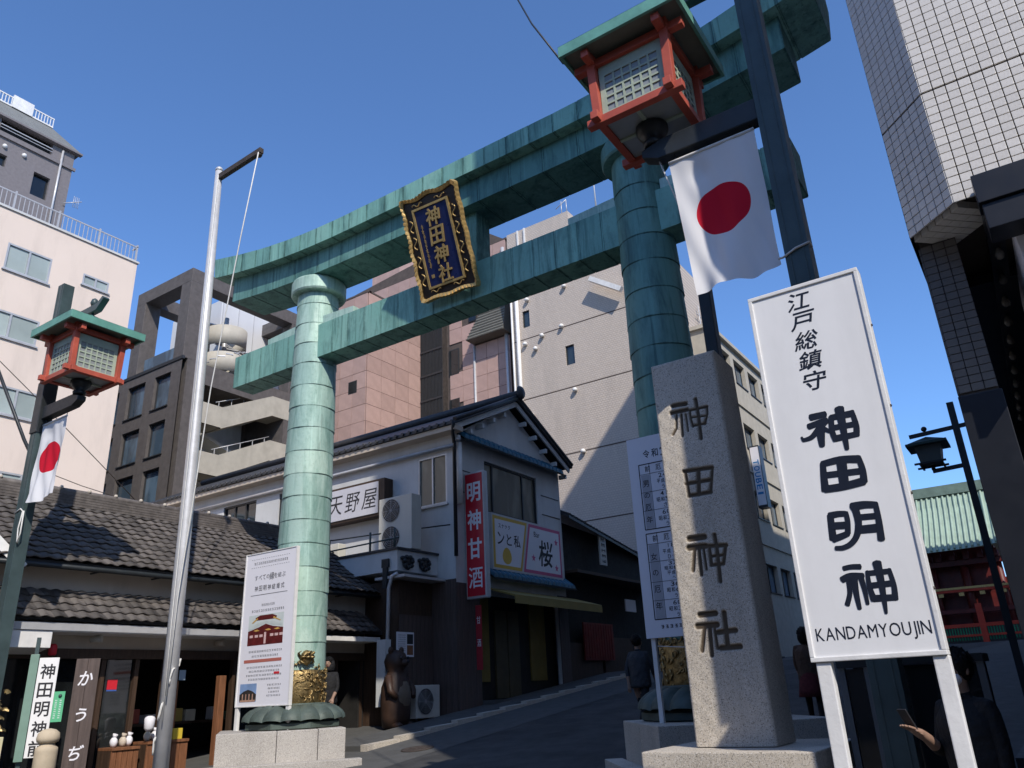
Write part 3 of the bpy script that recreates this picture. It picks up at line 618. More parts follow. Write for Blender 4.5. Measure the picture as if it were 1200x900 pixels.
nb = thing('notice_board', 'white notice board with a table of unlucky ages beside the engraved stone', 'notice board', (-4.2, 10.42, 1.12))
x0, x1, z0, z1, yb = -4.80, -3.32, 2.2, 5.06, 10.42
obj('panel', MB().box(x0,x1,yb,yb+.035,z0,z1), LEADW, nb, .003)
for lx in (x0+.08, x1-.08): obj('leg', MB().box(lx-.03,lx+.03,yb+.036,yb+.09,1.12,z1-.3), WHITEW, nb)
obj('brace', MB().bar((x0+.1,yb+.1,2.1),(x1-.1,yb+.1,1.98),.012,.012), WHITEW, nb)
O = V3((x0, yb, z1)); N = V3((0,-1,0)); lt = MB()
for i, ch in enumerate('令和2年厄年表'): put_glyph(lt, ch, O+R*(.30+.135*i)-U*.27, R,U,N,.105,.125,.002,.012)
def table(top, rows, title, hts):
    b = .16; y = top; bot = top-.15-sum(hts)
    gy = MB(); gy.obox(O,R,U,N,b+.02,b+.155,bot+.01,top-.16,.0004,.0012); obj('print', gy, M('grey_print', (.38,.38,.41), .5, .03, 3, 0), nb)
    for xa in (b,b+.165,b+.60,1.38): lt.obox(O,R,U,N,xa-(.007 if xa in (b,1.38) else .003),xa+(.007 if xa in (b,1.38) else .003),bot,top,.001,.003)
    for i, zz in enumerate([top,top-.15]+[top-.15-sum(hts[:k+1]) for k in range(len(hts))]): lt.obox(O,R,U,N,b,1.38,zz-(.007 if i in (0,len(hts)+1) else .003),zz+(.007 if i in (0,len(hts)+1) else .003),.0014,.0034)
    for xx in (.38,.82): htext(lt, '前厄', O+R*xx+U*(top-.075),R,U,N,.085,.09,.17,.002,.01)
    hh = (bot-top+.15)/(len(title)+.6)
    vtext(lt, title, O+R*(b+.085)+U*(top-.15+hh*.8),R,U,N,.095,.10,-hh,.002,.01)
    for k, rw in enumerate(rows):
        c = top-.15-sum(hts[:k])-hts[k]/2; q = len(rw)
        for j, tx in enumerate(rw): htext(lt, tx, O+R*.545+U*(c+((q-1)/2-j)*hts[k]/(q+.2)),R,U,N,.052,hts[k]/(q+1.2),.066,.002,.008)
table(-.42, [('24才','平成9年','うし'),('41才','昭和55年','さる'),('60才','昭和36年','うし')], '男の厄年', [.27,.27,.27])
table(-1.44, [('18才','平成15年','ひつじ'),('32才','昭和64年','平成元年','へび'),('36才','昭和60年','うし'),('60才','昭和36年','うし')], '女の厄年', [.27,.31,.27,.27]) if False else table(-1.44, [('18才','平成15年','ひつじ'),('32才','昭和64年','平成元年','へび'),('36才','昭和60年','うし'),('60才','昭和36年','うし')], '女の厄年', [.25,.28,.25,.25])
scrib(lt, O+R*.72-U*2.72, R,U,N,.065,.05,15); obj('print', lt, INK, nb)
# ---------------------------------------------------------------- lantern posts
def lamp_post(label, px, s, base_z):
    Y = 6.5; t = thing('lantern_post', label, 'street lamp', (px, Y, base_z), 'lantern posts flanking the torii')
    sh = MB(); sh.box(px-.105, px+.105, Y-.105, Y+.105, base_z, 9.4)
    for q in (-1, 1): sh.box(px+q*.06-.006, px+q*.06+.006, Y-.112, Y-.1051, base_z, 9.38)
    obj('post', sh, POST, t, .012)
    obj('post_sleeve', MB().box(px-.125,px+.125,Y-.125,Y+.125,6.35,7.35) if s > 0 else MB().box(px-.108,px+.108,Y-.108,Y+.108,9.0,9.38), POSTD if s > 0 else POST, t, .012)
    lx = px+s*1.19
    ar = MB(); a0 = px+s*.106; a1 = lx+s*.12; ar.prism([(a0,Y-.075,6.60),(a0,Y-.075,6.84),(lx-s*.1,Y-.075,6.84),(a1,Y-.075,6.78),(a1,Y-.075,6.70),(lx-s*.05,Y-.075,6.62)], (0,.15,0))
    obj('lower_arm', ar, POSTD, t, .01)
    up = MB(); up.prism([(a0,Y-.06,8.42),(a0,Y-.06,8.56),(lx+s*.2,Y-.06,8.56),(lx+s*.36,Y-.06,8.66),(lx+s*.42,Y-.06,8.60),(lx+s*.2,Y-.06,8.42)], (0,.12,0))
    ua = obj('upper_arm', up, POST, t, .01)
    obj('finial', MB().lathe([(.02,8.56),(.05,8.58),(.07,8.64),(.05,8.71),(.01,8.74)], (lx,Y,0), 12), POST, ua)
    obj('hanger', MB().tube([(lx,Y,8.44),(lx,Y,8.36)], .025, 8), POST, ua)
    # roof
    h = .68; c = V3((lx, Y, 0))
    rf = MB(); rf.add([(lx-h,Y-h,8.04),(lx+h,Y-h,8.04),(lx+h,Y+h,8.04),(lx-h,Y+h,8.04),(lx-h*.3,Y-h*.3,8.26),(lx+h*.3,Y-h*.3,8.26),(lx+h*.3,Y+h*.3,8.26),(lx-h*.3,Y+h*.3,8.26),(lx,Y,8.4)],
        [(0,1,5,4),(1,2,6,5),(2,3,7,6),(3,0,4,7),(4,5,8),(5,6,8),(6,7,8),(7,4,8)])
    roof = obj('lantern_roof', rf, LROOF, t)
    fa = MB()
    fa.box(lx-h,lx+h,Y-h,Y-h+.035,7.90,8.038); fa.box(lx-h,lx+h,Y+h-.035,Y+h,7.90,8.038); fa.box(lx-h,lx-h+.035,Y-h+.035,Y+h-.035,7.90,8.038); fa.box(lx+h-.035,lx+h,Y-h+.035,Y+h-.035,7.90,8.038)
    obj('fascia', fa, LROOF, roof, .004); obj('soffit', MB().box(lx-h+.036,lx+h-.036,Y-h+.036,Y+h-.036,7.955,7.985), LUND, roof)
    q = .405
    for zz, L, w_ in ((7.085,.53,.085),(7.83,.62,.085)):
        for sgn in (-1, 1):
            obj('frame_bar', MB().box(lx-L,lx+L,Y+sgn*q-w_/2,Y+sgn*q+w_/2,zz-.045,zz+.045), VERM, t, .006)
            obj('frame_bar', MB().box(lx+sgn*q-w_/2,lx+sgn*q+w_/2,Y-L,Y+L,zz-.052+.03,zz+.038+.03), VERM, t, .006)
    for sx in (-1,1):
        for sy in (-1,1): obj('corner_post', MB().hexa([(lx+sx*q+a*.045,Y+sy*q+b*.045,7.12) for a,b in ((-1,-1),(1,-1),(1,1),(-1,1))]+[(lx+sx*(q+.02)+a*.045,Y+sy*(q+.02)+b*.045,7.953) for a,b in ((-1,-1),(1,-1),(1,1),(-1,1))]), VERM, t, .006)
    for R_, N_ in ((X_, -Y_), (X_, Y_), (Y_, X_), (Y_, -X_)):
        O_ = V3((lx,Y,7.15))+N_*(q-.02)
        pn = obj('lamp_panel', MB().obox(O_,R_,Z_,N_,-.36,.36,0,.64,-.012,0), SHOJI, t)
        la = MB(); la.obox(O_,R_,Z_,N_,-.36,.36,.50,.64,.003,.014); la.obox(O_,R_,Z_,N_,-.36,-.30,0,.5,.003,.014); la.obox(O_,R_,Z_,N_,.30,.36,0,.5,.003,.014); la.obox(O_,R_,Z_,N_,-.30,.30,0,.035,.003,.014)
        for i in range(1,6): la.obox(O_,R_,Z_,N_,-.3+.1*i-.011,-.3+.1*i+.011,.035,.5,.003,.012)
        for j in range(1,5): la.obox(O_,R_,Z_,N_,-.3,.3,.035+.093*j-.011,.035+.093*j+.011,.0035,.0125)
        obj('lattice', la, LATT, pn)
    bp = MB().box(lx-.37,lx+.37,Y-.37,Y+.37,7.09,7.105); b = obj('bottom_panel', bp, SHOJI, t)
    cb = MB(); cb.box(lx-.37,lx+.37,Y-.02,Y+.02,7.07,7.089); cb.box(lx-.02,lx+.02,Y-.37,Y+.37,7.068,7.087); obj('cross_bar', cb, LATT, b)
    obj('pedestal', MB().lathe([(.10,6.82),(.11,6.88),(.07,6.90),(.14,6.96),(.17,7.02),(.17,7.07)], (lx,Y,0), 18), POSTD, t)
    return t
lamp_post('tall dark green lantern post rising behind the white signboard', -1.14, -1, 0)
lamp_post('tall dark green lantern post in front of the tiled shop roof', -14.58, 1, 0)
# ---------------------------------------------------------------- flags
tf = NT('flag_cloth'); uvn = tf.n('ShaderNodeUVMap'); uvn.uv_map = 'UVMap'
ds = tf.n('ShaderNodeVectorMath', operation='DISTANCE'); tf.l(uvn.outputs[0], ds.inputs[0]); ds.inputs[1].default_value = (0,0,0)
lessn = tf.n('ShaderNodeMath', operation='LESS_THAN'); tf.l(ds.outputs['Value'], lessn.inputs[0]); lessn.inputs[1].default_value = .285
FLAG = tf.fin(tf.mix(lessn.outputs[0], (.78,.78,.80), (.62,.012,.035)), .85, 0, .2)
tf.b.inputs['Subsurface Weight'].default_value = 0
trl = tf.n('ShaderNodeBsdfTranslucent'); tf.l(tf.b.inputs['Base Color'].links[0].from_socket, trl.inputs[0])
mxs = tf.n('ShaderNodeMixShader'); mxs.inputs[0].default_value = .22; tf.l(tf.b.outputs[0], mxs.inputs[1]); tf.l(trl.outputs[0], mxs.inputs[2]); tf.l(mxs.outputs[0], tf.t.nodes['Material Output'].inputs[0])
def flag(label, TL, TR, BR, BL, ph):
    t = thing('flag', label, 'flag', tuple((TL+TR)/2), 'flags hung from the lantern arms')
    W = (TR-TL).length; H = (BL-TL).length; nu, nv = 28, 44; N = (TR-TL).cross(BL-TL).normalized()
    mb = MB(); uv = []
    def P(u, v):
        p = TL*(1-u)*(1-v)+TR*u*(1-v)+BR*u*v+BL*(1-u)*v
        sag = .05*math.sin(math.pi*min(1, u*1.1))*(1-v)**3
        return p + N*((.05*math.sin(u*5+ph+v*1.5)*v**.7+.028*math.sin(u*11+v*6+ph)*v+.012*math.sin(u*23-v*9+ph*2)*(.3+v)+.06*math.sin(math.pi*u)*math.sin(v*3)) + .045*math.exp(-((u-.32)/.13)**2-((v-.13)/.09)**2)) + V3((0,0,-sag*.3)) + Z_*(.03*math.sin(u*6+ph)*v**3)
    mb.grid(P, nu, nv)
    me = mb.mesh('cloth', tuple((TL+TR)/2)); ul = me.uv_layers.new(name='UVMap')
    for l in me.loops:
        i = l.vertex_index; ul.data[l.index].uv = ((i % (nu+1))/nu*W-W/2, H*.46-(i//(nu+1))/nv*H)
    obj('cloth', me, FLAG, t)
    hm = MB(); hm.tube([TL+(TR-TL)*(i/8)+Z_*.005 for i in range(9)], .018, 8); obj('hem', hm, ROPE, t)
    tie = MB()
    for u in (.08,.95): p = TL+(TR-TL)*u; tie.tube([p+Z_*.01, p+Z_*.05+N*.02, p+Z_*.1], .007, 6)
    obj('tie', tie, POSTD, t)
    return t
flag('red disc flag hanging from the lantern post behind the signboard', V3((-2.19,6.47,6.53)), V3((-1.31,6.47,6.53)), V3((-1.30,6.44,5.02)), V3((-2.09,6.40,4.96)), .6)
flag('red disc flag on the lantern post before the tiled shop', V3((-14.42,6.47,6.47)), V3((-13.62,6.47,6.48)), V3((-13.60,6.40,5.06)), V3((-14.43,6.44,5.02)), 2.4)
def wire(name, label, pts, r, mat, cat='cable', n=6): return tag(obj(name, MB().tube(pts, r, n), mat, None, 0, tuple(pts[0])), label, cat)
wire('rope_tie', 'white cord tied round the lantern post above the white signboard', [(-1.30,6.40,5.06),(-1.26,6.385,5.05),(-1.14,6.38,5.1),(-1.02,6.385,5.12),(-1.02,6.45,5.1)], .011, ROPE, 'cord')
wire('rope_tie', 'looped white cord tied round the lantern post before the shop', [(-14.7,6.385,4.9),(-14.5,6.385,4.95),(-14.44,6.40,4.9),(-14.47,6.39,4.6),(-14.42,6.39,4.35),(-14.36,6.39,4.5),(-14.40,6.40,4.9)], .012, ROPE, 'cord')
# dark pole behind the right-hand flag
dp = thing('support_pole', 'dark square pole rising behind the engraved stone and red disc flag', 'pole', (-2.52, 8.1, gz(8.1)))
obj('shaft', MB().box(-2.60,-2.46,8.03,8.17,gz(8.1),7.6), POSTD, dp, .01); obj('cap', MB().box(-2.62,-2.44,8.01,8.19,7.6,7.66), POSTD, dp)
# ---------------------------------------------------------------- flag pole
fp = thing('flagpole', 'tall steel flagpole with short dark arm at the top', 'flagpole', (-12.86, 8.5, gz(8.5)))
obj('shaft', MB().tube([(-12.80,8.5,gz(8.5)),(-12.84,8.5,4.5),(-12.92,8.5,8.5),(-13.02,8.5,12.62)], [.128,.12,.098,.075], 28), STEEL, fp)
obj('cap', MB().lathe([(.08,12.6),(.08,12.66),(.05,12.7)], (-13.02,8.5,0), 20), STEEL, fp)
obj('arm', MB().bar((-12.95,8.5,12.42),(-11.58,8.5,12.48),.10,.13), RUST, fp, .01)
obj('pulley', MB().lathe([(.05,12.36),(.07,12.40),(.05,12.44)], (-11.66,8.5,0), 12), RUST, fp)
rp = MB(); rp.tube([(-11.62,8.45,12.42),(-11.9,8.42,10.5),(-12.3,8.36,7.2),(-12.58,8.33,3.4),(-12.6,8.33,1.8)], .012, 6)
rp.tube([(-12.88,8.40,12.38),(-12.80,8.36,8),(-12.68,8.33,3),(-12.64,8.33,1.4)], .010, 6)
pts = []
for i in range(26): a = -2.4+i*.09*(1 if i % 9 < 5 else -1.1); pts.append((-12.80+.145*math.cos(a), 8.5+.145*math.sin(a), .9+.06*i))
rp.tube(pts, .016, 5); rp.tube([(x+.03,y,z+.02) for x,y,z in pts[3:20]], .012, 5); obj('rope', rp, ROPE, fp)

# ---------------------------------------------------------------- tiles
def pantile(wd, ln, amp, th=.022):
    mb = MB(); n = 8
    def z(u): return amp*math.sin(2*math.pi*(u-.12))*(1 if u < .62 else .75)
    vs = []
    for v in (0, 1):
        for s in (0, 1):
            for i in range(n+1):
                u = i/n; lift = .035*v; vs.append((u*wd*1.06, -v*ln, z(u)+lift-s*th))
    k = n+1; fs = []
    for i in range(n):
        fs += [(i, i+1, 2*k+i+1, 2*k+i), (k+i+1, k+i, 3*k+i, 3*k+i+1), (2*k+i, 2*k+i+1, 3*k+i+1, 3*k+i)]
    mb.add(vs, fs, True); return mb.mesh('roof_tile')
def tile_roof(parent, mesh, A, R, S, pitch, row, nc, nr, keep=999):
    # A = upper corner, R across, S down the slope
    N = R.cross(-S).normalized(); rest = MB(); cnt = 0
    for i in range(nc):
        for j in range(nr):
            p = A+R*(i*pitch)+S*(j*row)+N*.02+R*random.uniform(-.008,.008)
            mm = Matrix(((R.x,-S.x,N.x,p.x),(R.y,-S.y,N.y,p.y),(R.z,-S.z,N.z,p.z),(0,0,0,1))) @ Matrix.Rotation(random.uniform(-.035,.035), 4, 'Z') @ Matrix.Rotation(random.uniform(-.04,.04), 4, 'X')
            cnt += 1
            if cnt <= keep: inst('roof_tile', mesh, parent, mm)
            else: rest.add([mm @ v.co for v in mesh.vertices], [tuple(p.vertices) for p in mesh.polygons], True)
    if rest.v: stuff(obj('roof_tile', rest, mesh.materials[0], parent))
# ---------------------------------------------------------------- tiled shop
shp = thing('tiled_shop', 'low old shop with brown pantile roof behind the flagpole', 'shop', (-16.5, 10, 0))
y0, y1 = 3.6, 16.05; XW = -15.62
wl = MB(); wl.box(-20,XW,y0,y1,2.74,4.35)                                        # upper wall band
wl.hexa([(-20,y1-.1,4.35),(XW,y1-.1,4.35),(XW,y1,4.35),(-20,y1,4.35),(-17.5,y1-.1,5.7),(-17.4,y1-.1,5.7),(-17.4,y1,5.7),(-17.5,y1,5.7)])
wl.hexa([(-20,y0,4.35),(XW,y0,4.35),(XW,y0+.1,4.35),(-20,y0+.1,4.35),(-17.5,y0,5.7),(-17.4,y0,5.7),(-17.4,y0+.1,5.7),(-17.5,y0+.1,5.7)])
obj('wall', wl, PLAST, shp)
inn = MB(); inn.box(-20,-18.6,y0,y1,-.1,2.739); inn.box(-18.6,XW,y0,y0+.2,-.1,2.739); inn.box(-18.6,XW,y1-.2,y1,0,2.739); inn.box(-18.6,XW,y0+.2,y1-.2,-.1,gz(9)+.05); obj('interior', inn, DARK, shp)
rd = MB(); sl = V3((2.2,0,-1.57)).normalized()
A0 = V3((-17.4,0,5.82)); e0 = V3((-15.16,0,4.245))
rd.hexa([(-17.4,y0-.3,5.70),(-15.2,y0-.3,4.16),(-15.2,y1+.1,4.16),(-17.4,y1+.1,5.70),(-17.4,y0-.3,5.80),(-15.2,y0-.3,4.255),(-15.2,y1+.1,4.255),(-17.4,y1+.1,5.80)])
rd.hexa([(-19.6,y0-.3,4.16),(-17.4,y0-.3,5.70),(-17.4,y1+.1,5.70),(-19.6,y1+.1,4.16),(-19.6,y0-.3,4.25),(-17.4,y0-.3,5.801),(-17.4,y1+.1,5.801),(-19.6,y1+.1,4.25)])
rf = obj('roof', rd, SLATED, shp)
tm = pantile(.24, .275, .017); tm.materials.append(SLATE)
tile_roof(rf, tm, V3((-17.36,5.75,5.84)), Y_, sl, .24, .225, 43, 12, 300)
# eave end caps
for i in range(35):
    pass
rg = MB()
for k in range(5): rg.box(-17.58+.02*k,-17.22-.02*k,y0-.3,y1+.1,5.80+.062*k,5.85+.062*k)
rg.tube([(-17.4,y0-.35,6.13),(-17.4,y1+.15,6.13)], .085, 10)
obj('ridge', rg, SLATE, rf)
kn = MB().ball((0,0,0), .045, 8, 5).mesh('ridge_knob'); kn.materials.append(GRAN)
for i in range(16): inst('ridge_knob', kn, rf, Matrix.Translation((-17.34, 5.9+.62*i, 6.205)))
obj('gutter', MB().tube([(-15.12,y0-.3,4.15),(-15.12,y1+.1,4.15)], .05, 8), POSTD, shp)
gbk = MB()
for i in range(9): gbk.box(-15.5,-15.1,4.4+1.3*i,4.43+1.3*i,4.11,4.14)
obj('gutter_bracket', gbk, POSTD, shp)
# pent roof
sp2 = MB(); sp2.hexa([(-15.62,y0-.1,3.68),(-14.98,y0-.1,3.17),(-14.98,y1,3.17),(-15.62,y1,3.68),(-15.62,y0-.1,3.74),(-14.98,y0-.1,3.23),(-14.98,y1,3.23),(-15.62,y1,3.74)])
pr = obj('pent_roof', sp2, SLATED, shp); s2 = V3((.64,0,-.51)).normalized()
tile_roof(pr, tm, V3((-15.60,5.75,3.78)), Y_, s2, .24, .225, 42, 4)
bm_ = MB(); bm_.box(-15.62,-14.95,y0,y1-.1,2.98,3.10); obj('awning_box', bm_, WHITEW, shp, .01)
obj('awning_edge', MB().box(-14.948,-14.92,6.2,12.6,3.0,3.13), GALV, shp)
obj('lintel', MB().box(-15.70,-15.55,y0,y1,2.56,2.738), WOOD, shp)
for i, yy in enumerate((5.0,6.9,8.85,9.55,10.2,11.9,12.9,13.9,15.0,15.9)): obj('door_post', MB().box(-15.72,-15.60,yy,yy+.09,gz(yy)-.1,2.56), WOOD, shp)
for i, yy in enumerate((9.75,10.9)):
    obj('wooden_post', MB().box(-15.5,-15.36,yy+.5,yy+.66,gz(yy)-.1,2.12+.1*i), WOODR, shp, .008)
for a, b in ((7.0,8.84),(9.0,9.54),(12.0,12.88),(13.0,13.88),(14.0,14.98)): obj('glass_door', MB().box(-15.69,-15.67,a,b,gz(a),2.55), GLD, shp)
st_ = MB().box(-15.665,-15.655,9.05,9.25,2.0,2.18); obj('sticker', st_, RED, shp)
obj('sticker', MB().box(-15.665,-15.655,9.05,9.25,1.97,1.995), M('blue_print', (.05,.12,.4), .5, .05, 3, 0), shp)
obj('sticker', MB().box(-15.665,-15.655,10.6,10.75,2.15,2.35), M('pale_blue_print', (.35,.45,.55), .5, .05, 3, 0), shp)
sl_ = MB(); sl_.tube([(-15.5,8.5,2.9),(-15.35,8.65,2.92)], [.05,.075], 12); obj('spotlight', sl_, PLASTIC, shp)
sl_ = MB(); sl_.tube([(-15.5,11.3,2.88),(-15.3,11.4,2.9)], [.05,.08], 12); obj('spotlight', sl_, PLAST, shp)
obj('red_lamp', MB().lathe([(.05,2.6),(.07,2.62),(.07,2.76),(.04,2.8)], (-15.35,7.75,0), 12), RED, shp)
# eave lamp box at the corner
obj('lamp_box', MB().hexa([(-15.5,6.5,2.62),(-14.95,6.5,2.7),(-14.95,7.5,2.7),(-15.5,7.5,2.62),(-15.5,6.5,3.1),(-14.95,6.5,3.12),(-14.95,7.5,3.12),(-15.5,7.5,3.1)]), WHITEW, shp, .01)
obj('bargeboard', MB().bar((-15.25,6.3,4.62),(-15.05,6.85,4.05),.09,.16), WHITEW, shp)
# goods in the shop front
def crate(label, ya, yb_, zt):
    t = thing('wooden_crate', label, 'crate', (-15.35, (ya+yb_)/2, gz(9)), 'goods crates in the shop front')
    n = 5
    for i in range(n):
        a = ya+(yb_-ya)*i/n; obj('plank', MB().box(-15.16,-15.13,a+.006,a+(yb_-ya)/n-.006,.1,zt), WOODR, t, .003)
    obj('rim', MB().box(-15.6,-15.10,ya,yb_,zt,zt+.05), WOODR, t, .004); obj('back', MB().box(-15.6,-15.17,ya,yb_,.1,zt-.002), WOOD, t)
    return t
crate('reddish plank crate of wrapped sweets near the wooden signboard', 9.0, 9.55, .92); crate('reddish plank crate of wrapped sweets beside the flagpole foot', 9.7, 10.6, .98)
for i, (yy, zz, c, lb) in enumerate(((9.12,1.0,LEADW,'clear'),(9.3,1.0,PLAST,'tan'),(9.42,1.01,LEADW,'small clear'),(9.8,1.06,PLASTIC,'grey'),(9.95,1.06,LEADW,'white'),(10.12,1.06,PLAST,'brown'))):
    b = MB(); b.ball((-15.3,yy,zz+.06), .085, 9, 6, 1, .8, 1.1); b.tube([(-15.3,yy,zz+.14),(-15.28,yy+.01,zz+.2)], [.03,.05], 7)
    tag(obj('sweet_bag', b, c, None, 0, (-15.3,yy,zz)), lb+' wrapped bag of sweets lying in a plank crate', 'bag', 'sweet bags in the crates')
yb_ = M('yellow_card', (.6,.45,.05), .5, .05, 3, 0)
tag(obj('price_box', MB().box(-15.4,-15.2,10.3,10.5,1.03,1.23), yb_, None, .008, (-15.3,10.4,1.03)), 'yellow price box standing on the plank crate', 'box')
cup = MB().lathe([(.05,0),(.09,.05),(.10,.22),(.08,.25),(.04,.27)], (-15.0,9.62,1.22), 12); tag(obj('white_lantern', cup, LEADW, None, 0, (-15.0,9.62,1.22)), 'small white hanging lamp in the shop doorway', 'lamp')
pkc = [M('packet_%d' % i, c, .5, .1, 4, 0) for i, c in enumerate(((.5,.42,.3),(.42,.1,.07),(.55,.52,.48),(.15,.25,.14),(.5,.33,.08)))]
for i in range(2): tag(obj('display_shelf', MB().box(-17.4,-16.5,6.4+i*5.6,11.6+i*3.6,1.28,1.33), WOOD, None, .004, (-17,9+i*4.5,1.28)), ('long wooden shelf of packets behind the left glass doors','wooden shelf of packets inside the shop behind the torii pillar')[i], 'shelf')
for i in range(26):
    yy = 6.6+.33*i+random.uniform(-.04,.04); hh_ = random.uniform(.16,.3)
    if 11.55 < yy < 12.05: continue
    tag(obj('sweet_packet', MB().box(-16.85,-16.62,yy,yy+random.uniform(.16,.26),1.332,1.332+hh_), pkc[i % 5], None, .02, (-16.7,yy,1.332)), ('tan','red','off-white','green','yellow')[i % 5]+' packet standing on a shelf inside the dark shop', 'packet', 'packets on the shop shelves')
# street-name sign, wooden sign, newel
ss = thing('street_sign', 'white vertical street sign in green frame beside beige newel post', 'sign', (-14.6, 7.3, 0))
# plane facing +X -Y a little
Rv = V3((.55,.835,0)).normalized(); Nv = Rv.cross(Z_)
Os = V3((-14.64,7.20,.95))
obj('panel', MB().obox(Os,Rv,Z_,Nv,0,.30,0,1.56,-.03,0), WHITE, ss, .003)
obj('frame', MB().obox(Os,Rv,Z_,Nv,-.14,-.01,-.05,1.62,-.06,.015), M('green_sign_frame', (.17,.27,.22), .5, .1, 3, .3), ss, .006)
obj('pole', MB().obox(Os,Rv,Z_,Nv,-.10,-.04,-.95,1.9,-.13,-.061), POST, ss)
lt = MB(); vtext(lt, '神田明神前', Os+Rv*.15+Z_*1.34, Rv,Z_,Nv,.22,.24,.30,.002,.018); obj('lettering', lt, INK, ss)
ws = thing('wooden_signboard', 'dark weathered wooden signboard with white brushed kana', 'sign', (-14.7, 8.0, 0))
Ow = V3((-14.66,7.85,.45))
for i in range(2): obj('plank', MB().obox(Ow,Rv,Z_,Nv,i*.19,i*.19+.187,0,2.05,-.06,0-.003*i), WOODB, ws, .004)
for z in (0,.0): pass
obj('foot', MB().obox(Ow,Rv,Z_,Nv,.05,.33,-.45,-.002,-.05,-.01), WOOD, ws)
chars(ws, LEADW, 'かうぢ', Ow+Rv*.19+Z_*1.72, Rv,Z_,Nv,.22,.24,.60,.002,.015,.15)
nw = thing('newel_post', 'beige stone newel post with rounded cap below the street sign', 'bollard', (-14.15, 7.3, 0))
obj('shaft', MB().lathe([(.17,0),(.17,1.05),(.165,1.1),(.12,1.13),(.11,1.17)], (-14.15,7.3,0), 20), M('beige_stone', (.48,.40,.29), .8, .12, 4, .3, .004, 60), nw)
obj('cap', MB().lathe([(.11,1.17),(.16,1.19),(.175,1.24),(.16,1.32),(.10,1.37),(.02,1.39)], (-14.15,7.3,0), 20), nw.children[0].data.materials[0], nw)
gs = thing('flyer', 'green paper flyer with white print taped near the newel post', 'poster', (-14.45, 7.55, 1.45))
og = V3((-14.50,7.46,1.48)); obj('sheet', MB().obox(og,Rv,Z_,Nv,0,.17,0,.48,0,.006), M('green_paper', (.10,.42,.22), .6, .05, 3, 0), gs)
lt = MB(); lt.ball(og+Rv*.10+Z_*.41+Nv*.008, .03, 8, 5, 1, 1, 1); obj('emblem', lt, POST, gs)
lt = MB(); [scrib(lt, og+Rv*(.05+.07*i)+Z_*.2, Z_, Rv, Nv, .034,.03,9, .002, .0065) for i in range(2)]; obj('print', lt, LEADW, gs)
go = thing('gold_ornament', 'cluster of gilded leaves hanging beside the street sign', 'ornament', (-14.6, 6.55, 1.6))
for i in range(16):
    m = MB(); c = V3((-14.62+random.uniform(-.08,.14), 6.62+random.uniform(-.12,.14), 1.35+random.uniform(0,.62))); a = random.uniform(0,6.28)
    m.grid(lambda u, v, c=c, a=a: c+V3((math.cos(a)*(v*.16), math.sin(a)*(v*.16), .05*math.sin(v*3)))+V3((-math.sin(a), math.cos(a), .4))*((u-.5)*.12*math.sin(math.pi*min(1,v+.05)))+Z_*(.03*math.sin(math.pi*u)), 4, 5); obj('leaf', m, GOLD, go)
obj('stem', MB().tube([(-14.62,6.6,1.3),(-14.58,6.62,1.7),(-14.6,6.6,2.1)], .015, 6), GOLD, go)
obj('base_box', MB().box(-14.75,-14.45,6.5,6.75,.6,1.3), M('pale_yellow_box', (.6,.55,.35), .6, .05, 3, .1), go, .01)
# ---------------------------------------------------------------- two-storey corner house
am = thing('corner_house', 'shaded two storey white house with tiled gable and blue tile awnings', 'house', (-18, 20.5, gz(19)))
xg, ya, yb2 = -13.6, 17.5, 23.5; xl = -30.
hx = [(19.0,22.0,6.72,8.30),(18.55,22.9,1.2,4.25)]
hy = [(-14.98,-13.88,6.78,8.28),(-21.2,-19.3,6.5,8.3),(-24.2,-22.4,6.5,8.3)]
block(am, xl, xg, ya, yb2, .9, 8.8, PLASTW, hx, hy, .12)
# gable triangle + roof
gt = MB(); gt.prism([(xg,ya,8.8),(xg,yb2,8.8),(xg,20.5,10.42)], (-.2,0,0)); obj('gable', gt, PLASTW, am)
rf = MB()
for s, ye in ((-1, ya-.45), (1, yb2+.35)):
    ze = 8.95 if s < 0 else 8.95
    p = [(xl,ye,ze),(xg+.42,ye,ze),(xg+.42,20.5,10.62),(xl,20.5,10.62)]; q = [(a,b,c+.10) for a,b,c in p]
    rf.hexa(p+q)
ro = obj('roof', rf, SLATED, am)
# rolls of tile along the roof edges
vt = MB()
for s, ye in ((-1, ya-.45), (1, yb2+.35)): vt.tube([(xg+.40,ye,9.07),(xg+.40,20.5,10.74)], .07, 8)
obj('verge_tile', vt, SLATED, ro)
et = MB().tube([(0,0,0),(0,.12,.0)], [.05,.055], 8).mesh('eave_tile'); et.materials.append(SLATED)
for i in range(52): inst('eave_tile', et, ro, Matrix.Translation((xg+.3-.27*i, ya-.5, 9.02)))
obj('ridge', MB().tube([(xl,20.5,10.82),(xg+.5,20.5,10.82)], .14, 10), SLATED, ro)
obj('ridge_end', MB().lathe([(.02,-.05),(.2,-.03),(.24,.0),(.2,.06),(.05,.1)], (0,0,0), 14).mesh('ridge_end'), SLATED, ro).matrix_local = Matrix.Translation(V3((xg+.52,20.5,10.86))-V3(am['_l'])) @ Matrix.Rotation(math.pi/2, 4, 'Y')
bb = MB()
for ye, k in ((ya-.40,1),(yb2+.30,-1)): bb.bar((xg+.30,ye,8.86),(xg+.30,20.5,10.50),.05,.16)
obj('bargeboard', bb, PLASTW, am)
for k in range(5):
    for s in (-1,1):
        yy = 20.5+s*(.6+.62*k); zz = 10.42-1.62*abs(yy-20.5)/3.
        obj('purlin_end', MB().box(xg,xg+.28,yy-.05,yy+.05,zz-.20,zz-.06), PLASTW, am)
obj('eave_board', MB().box(xl,xg+.36,ya-.40,ya,8.80,8.94), PLAST, am)
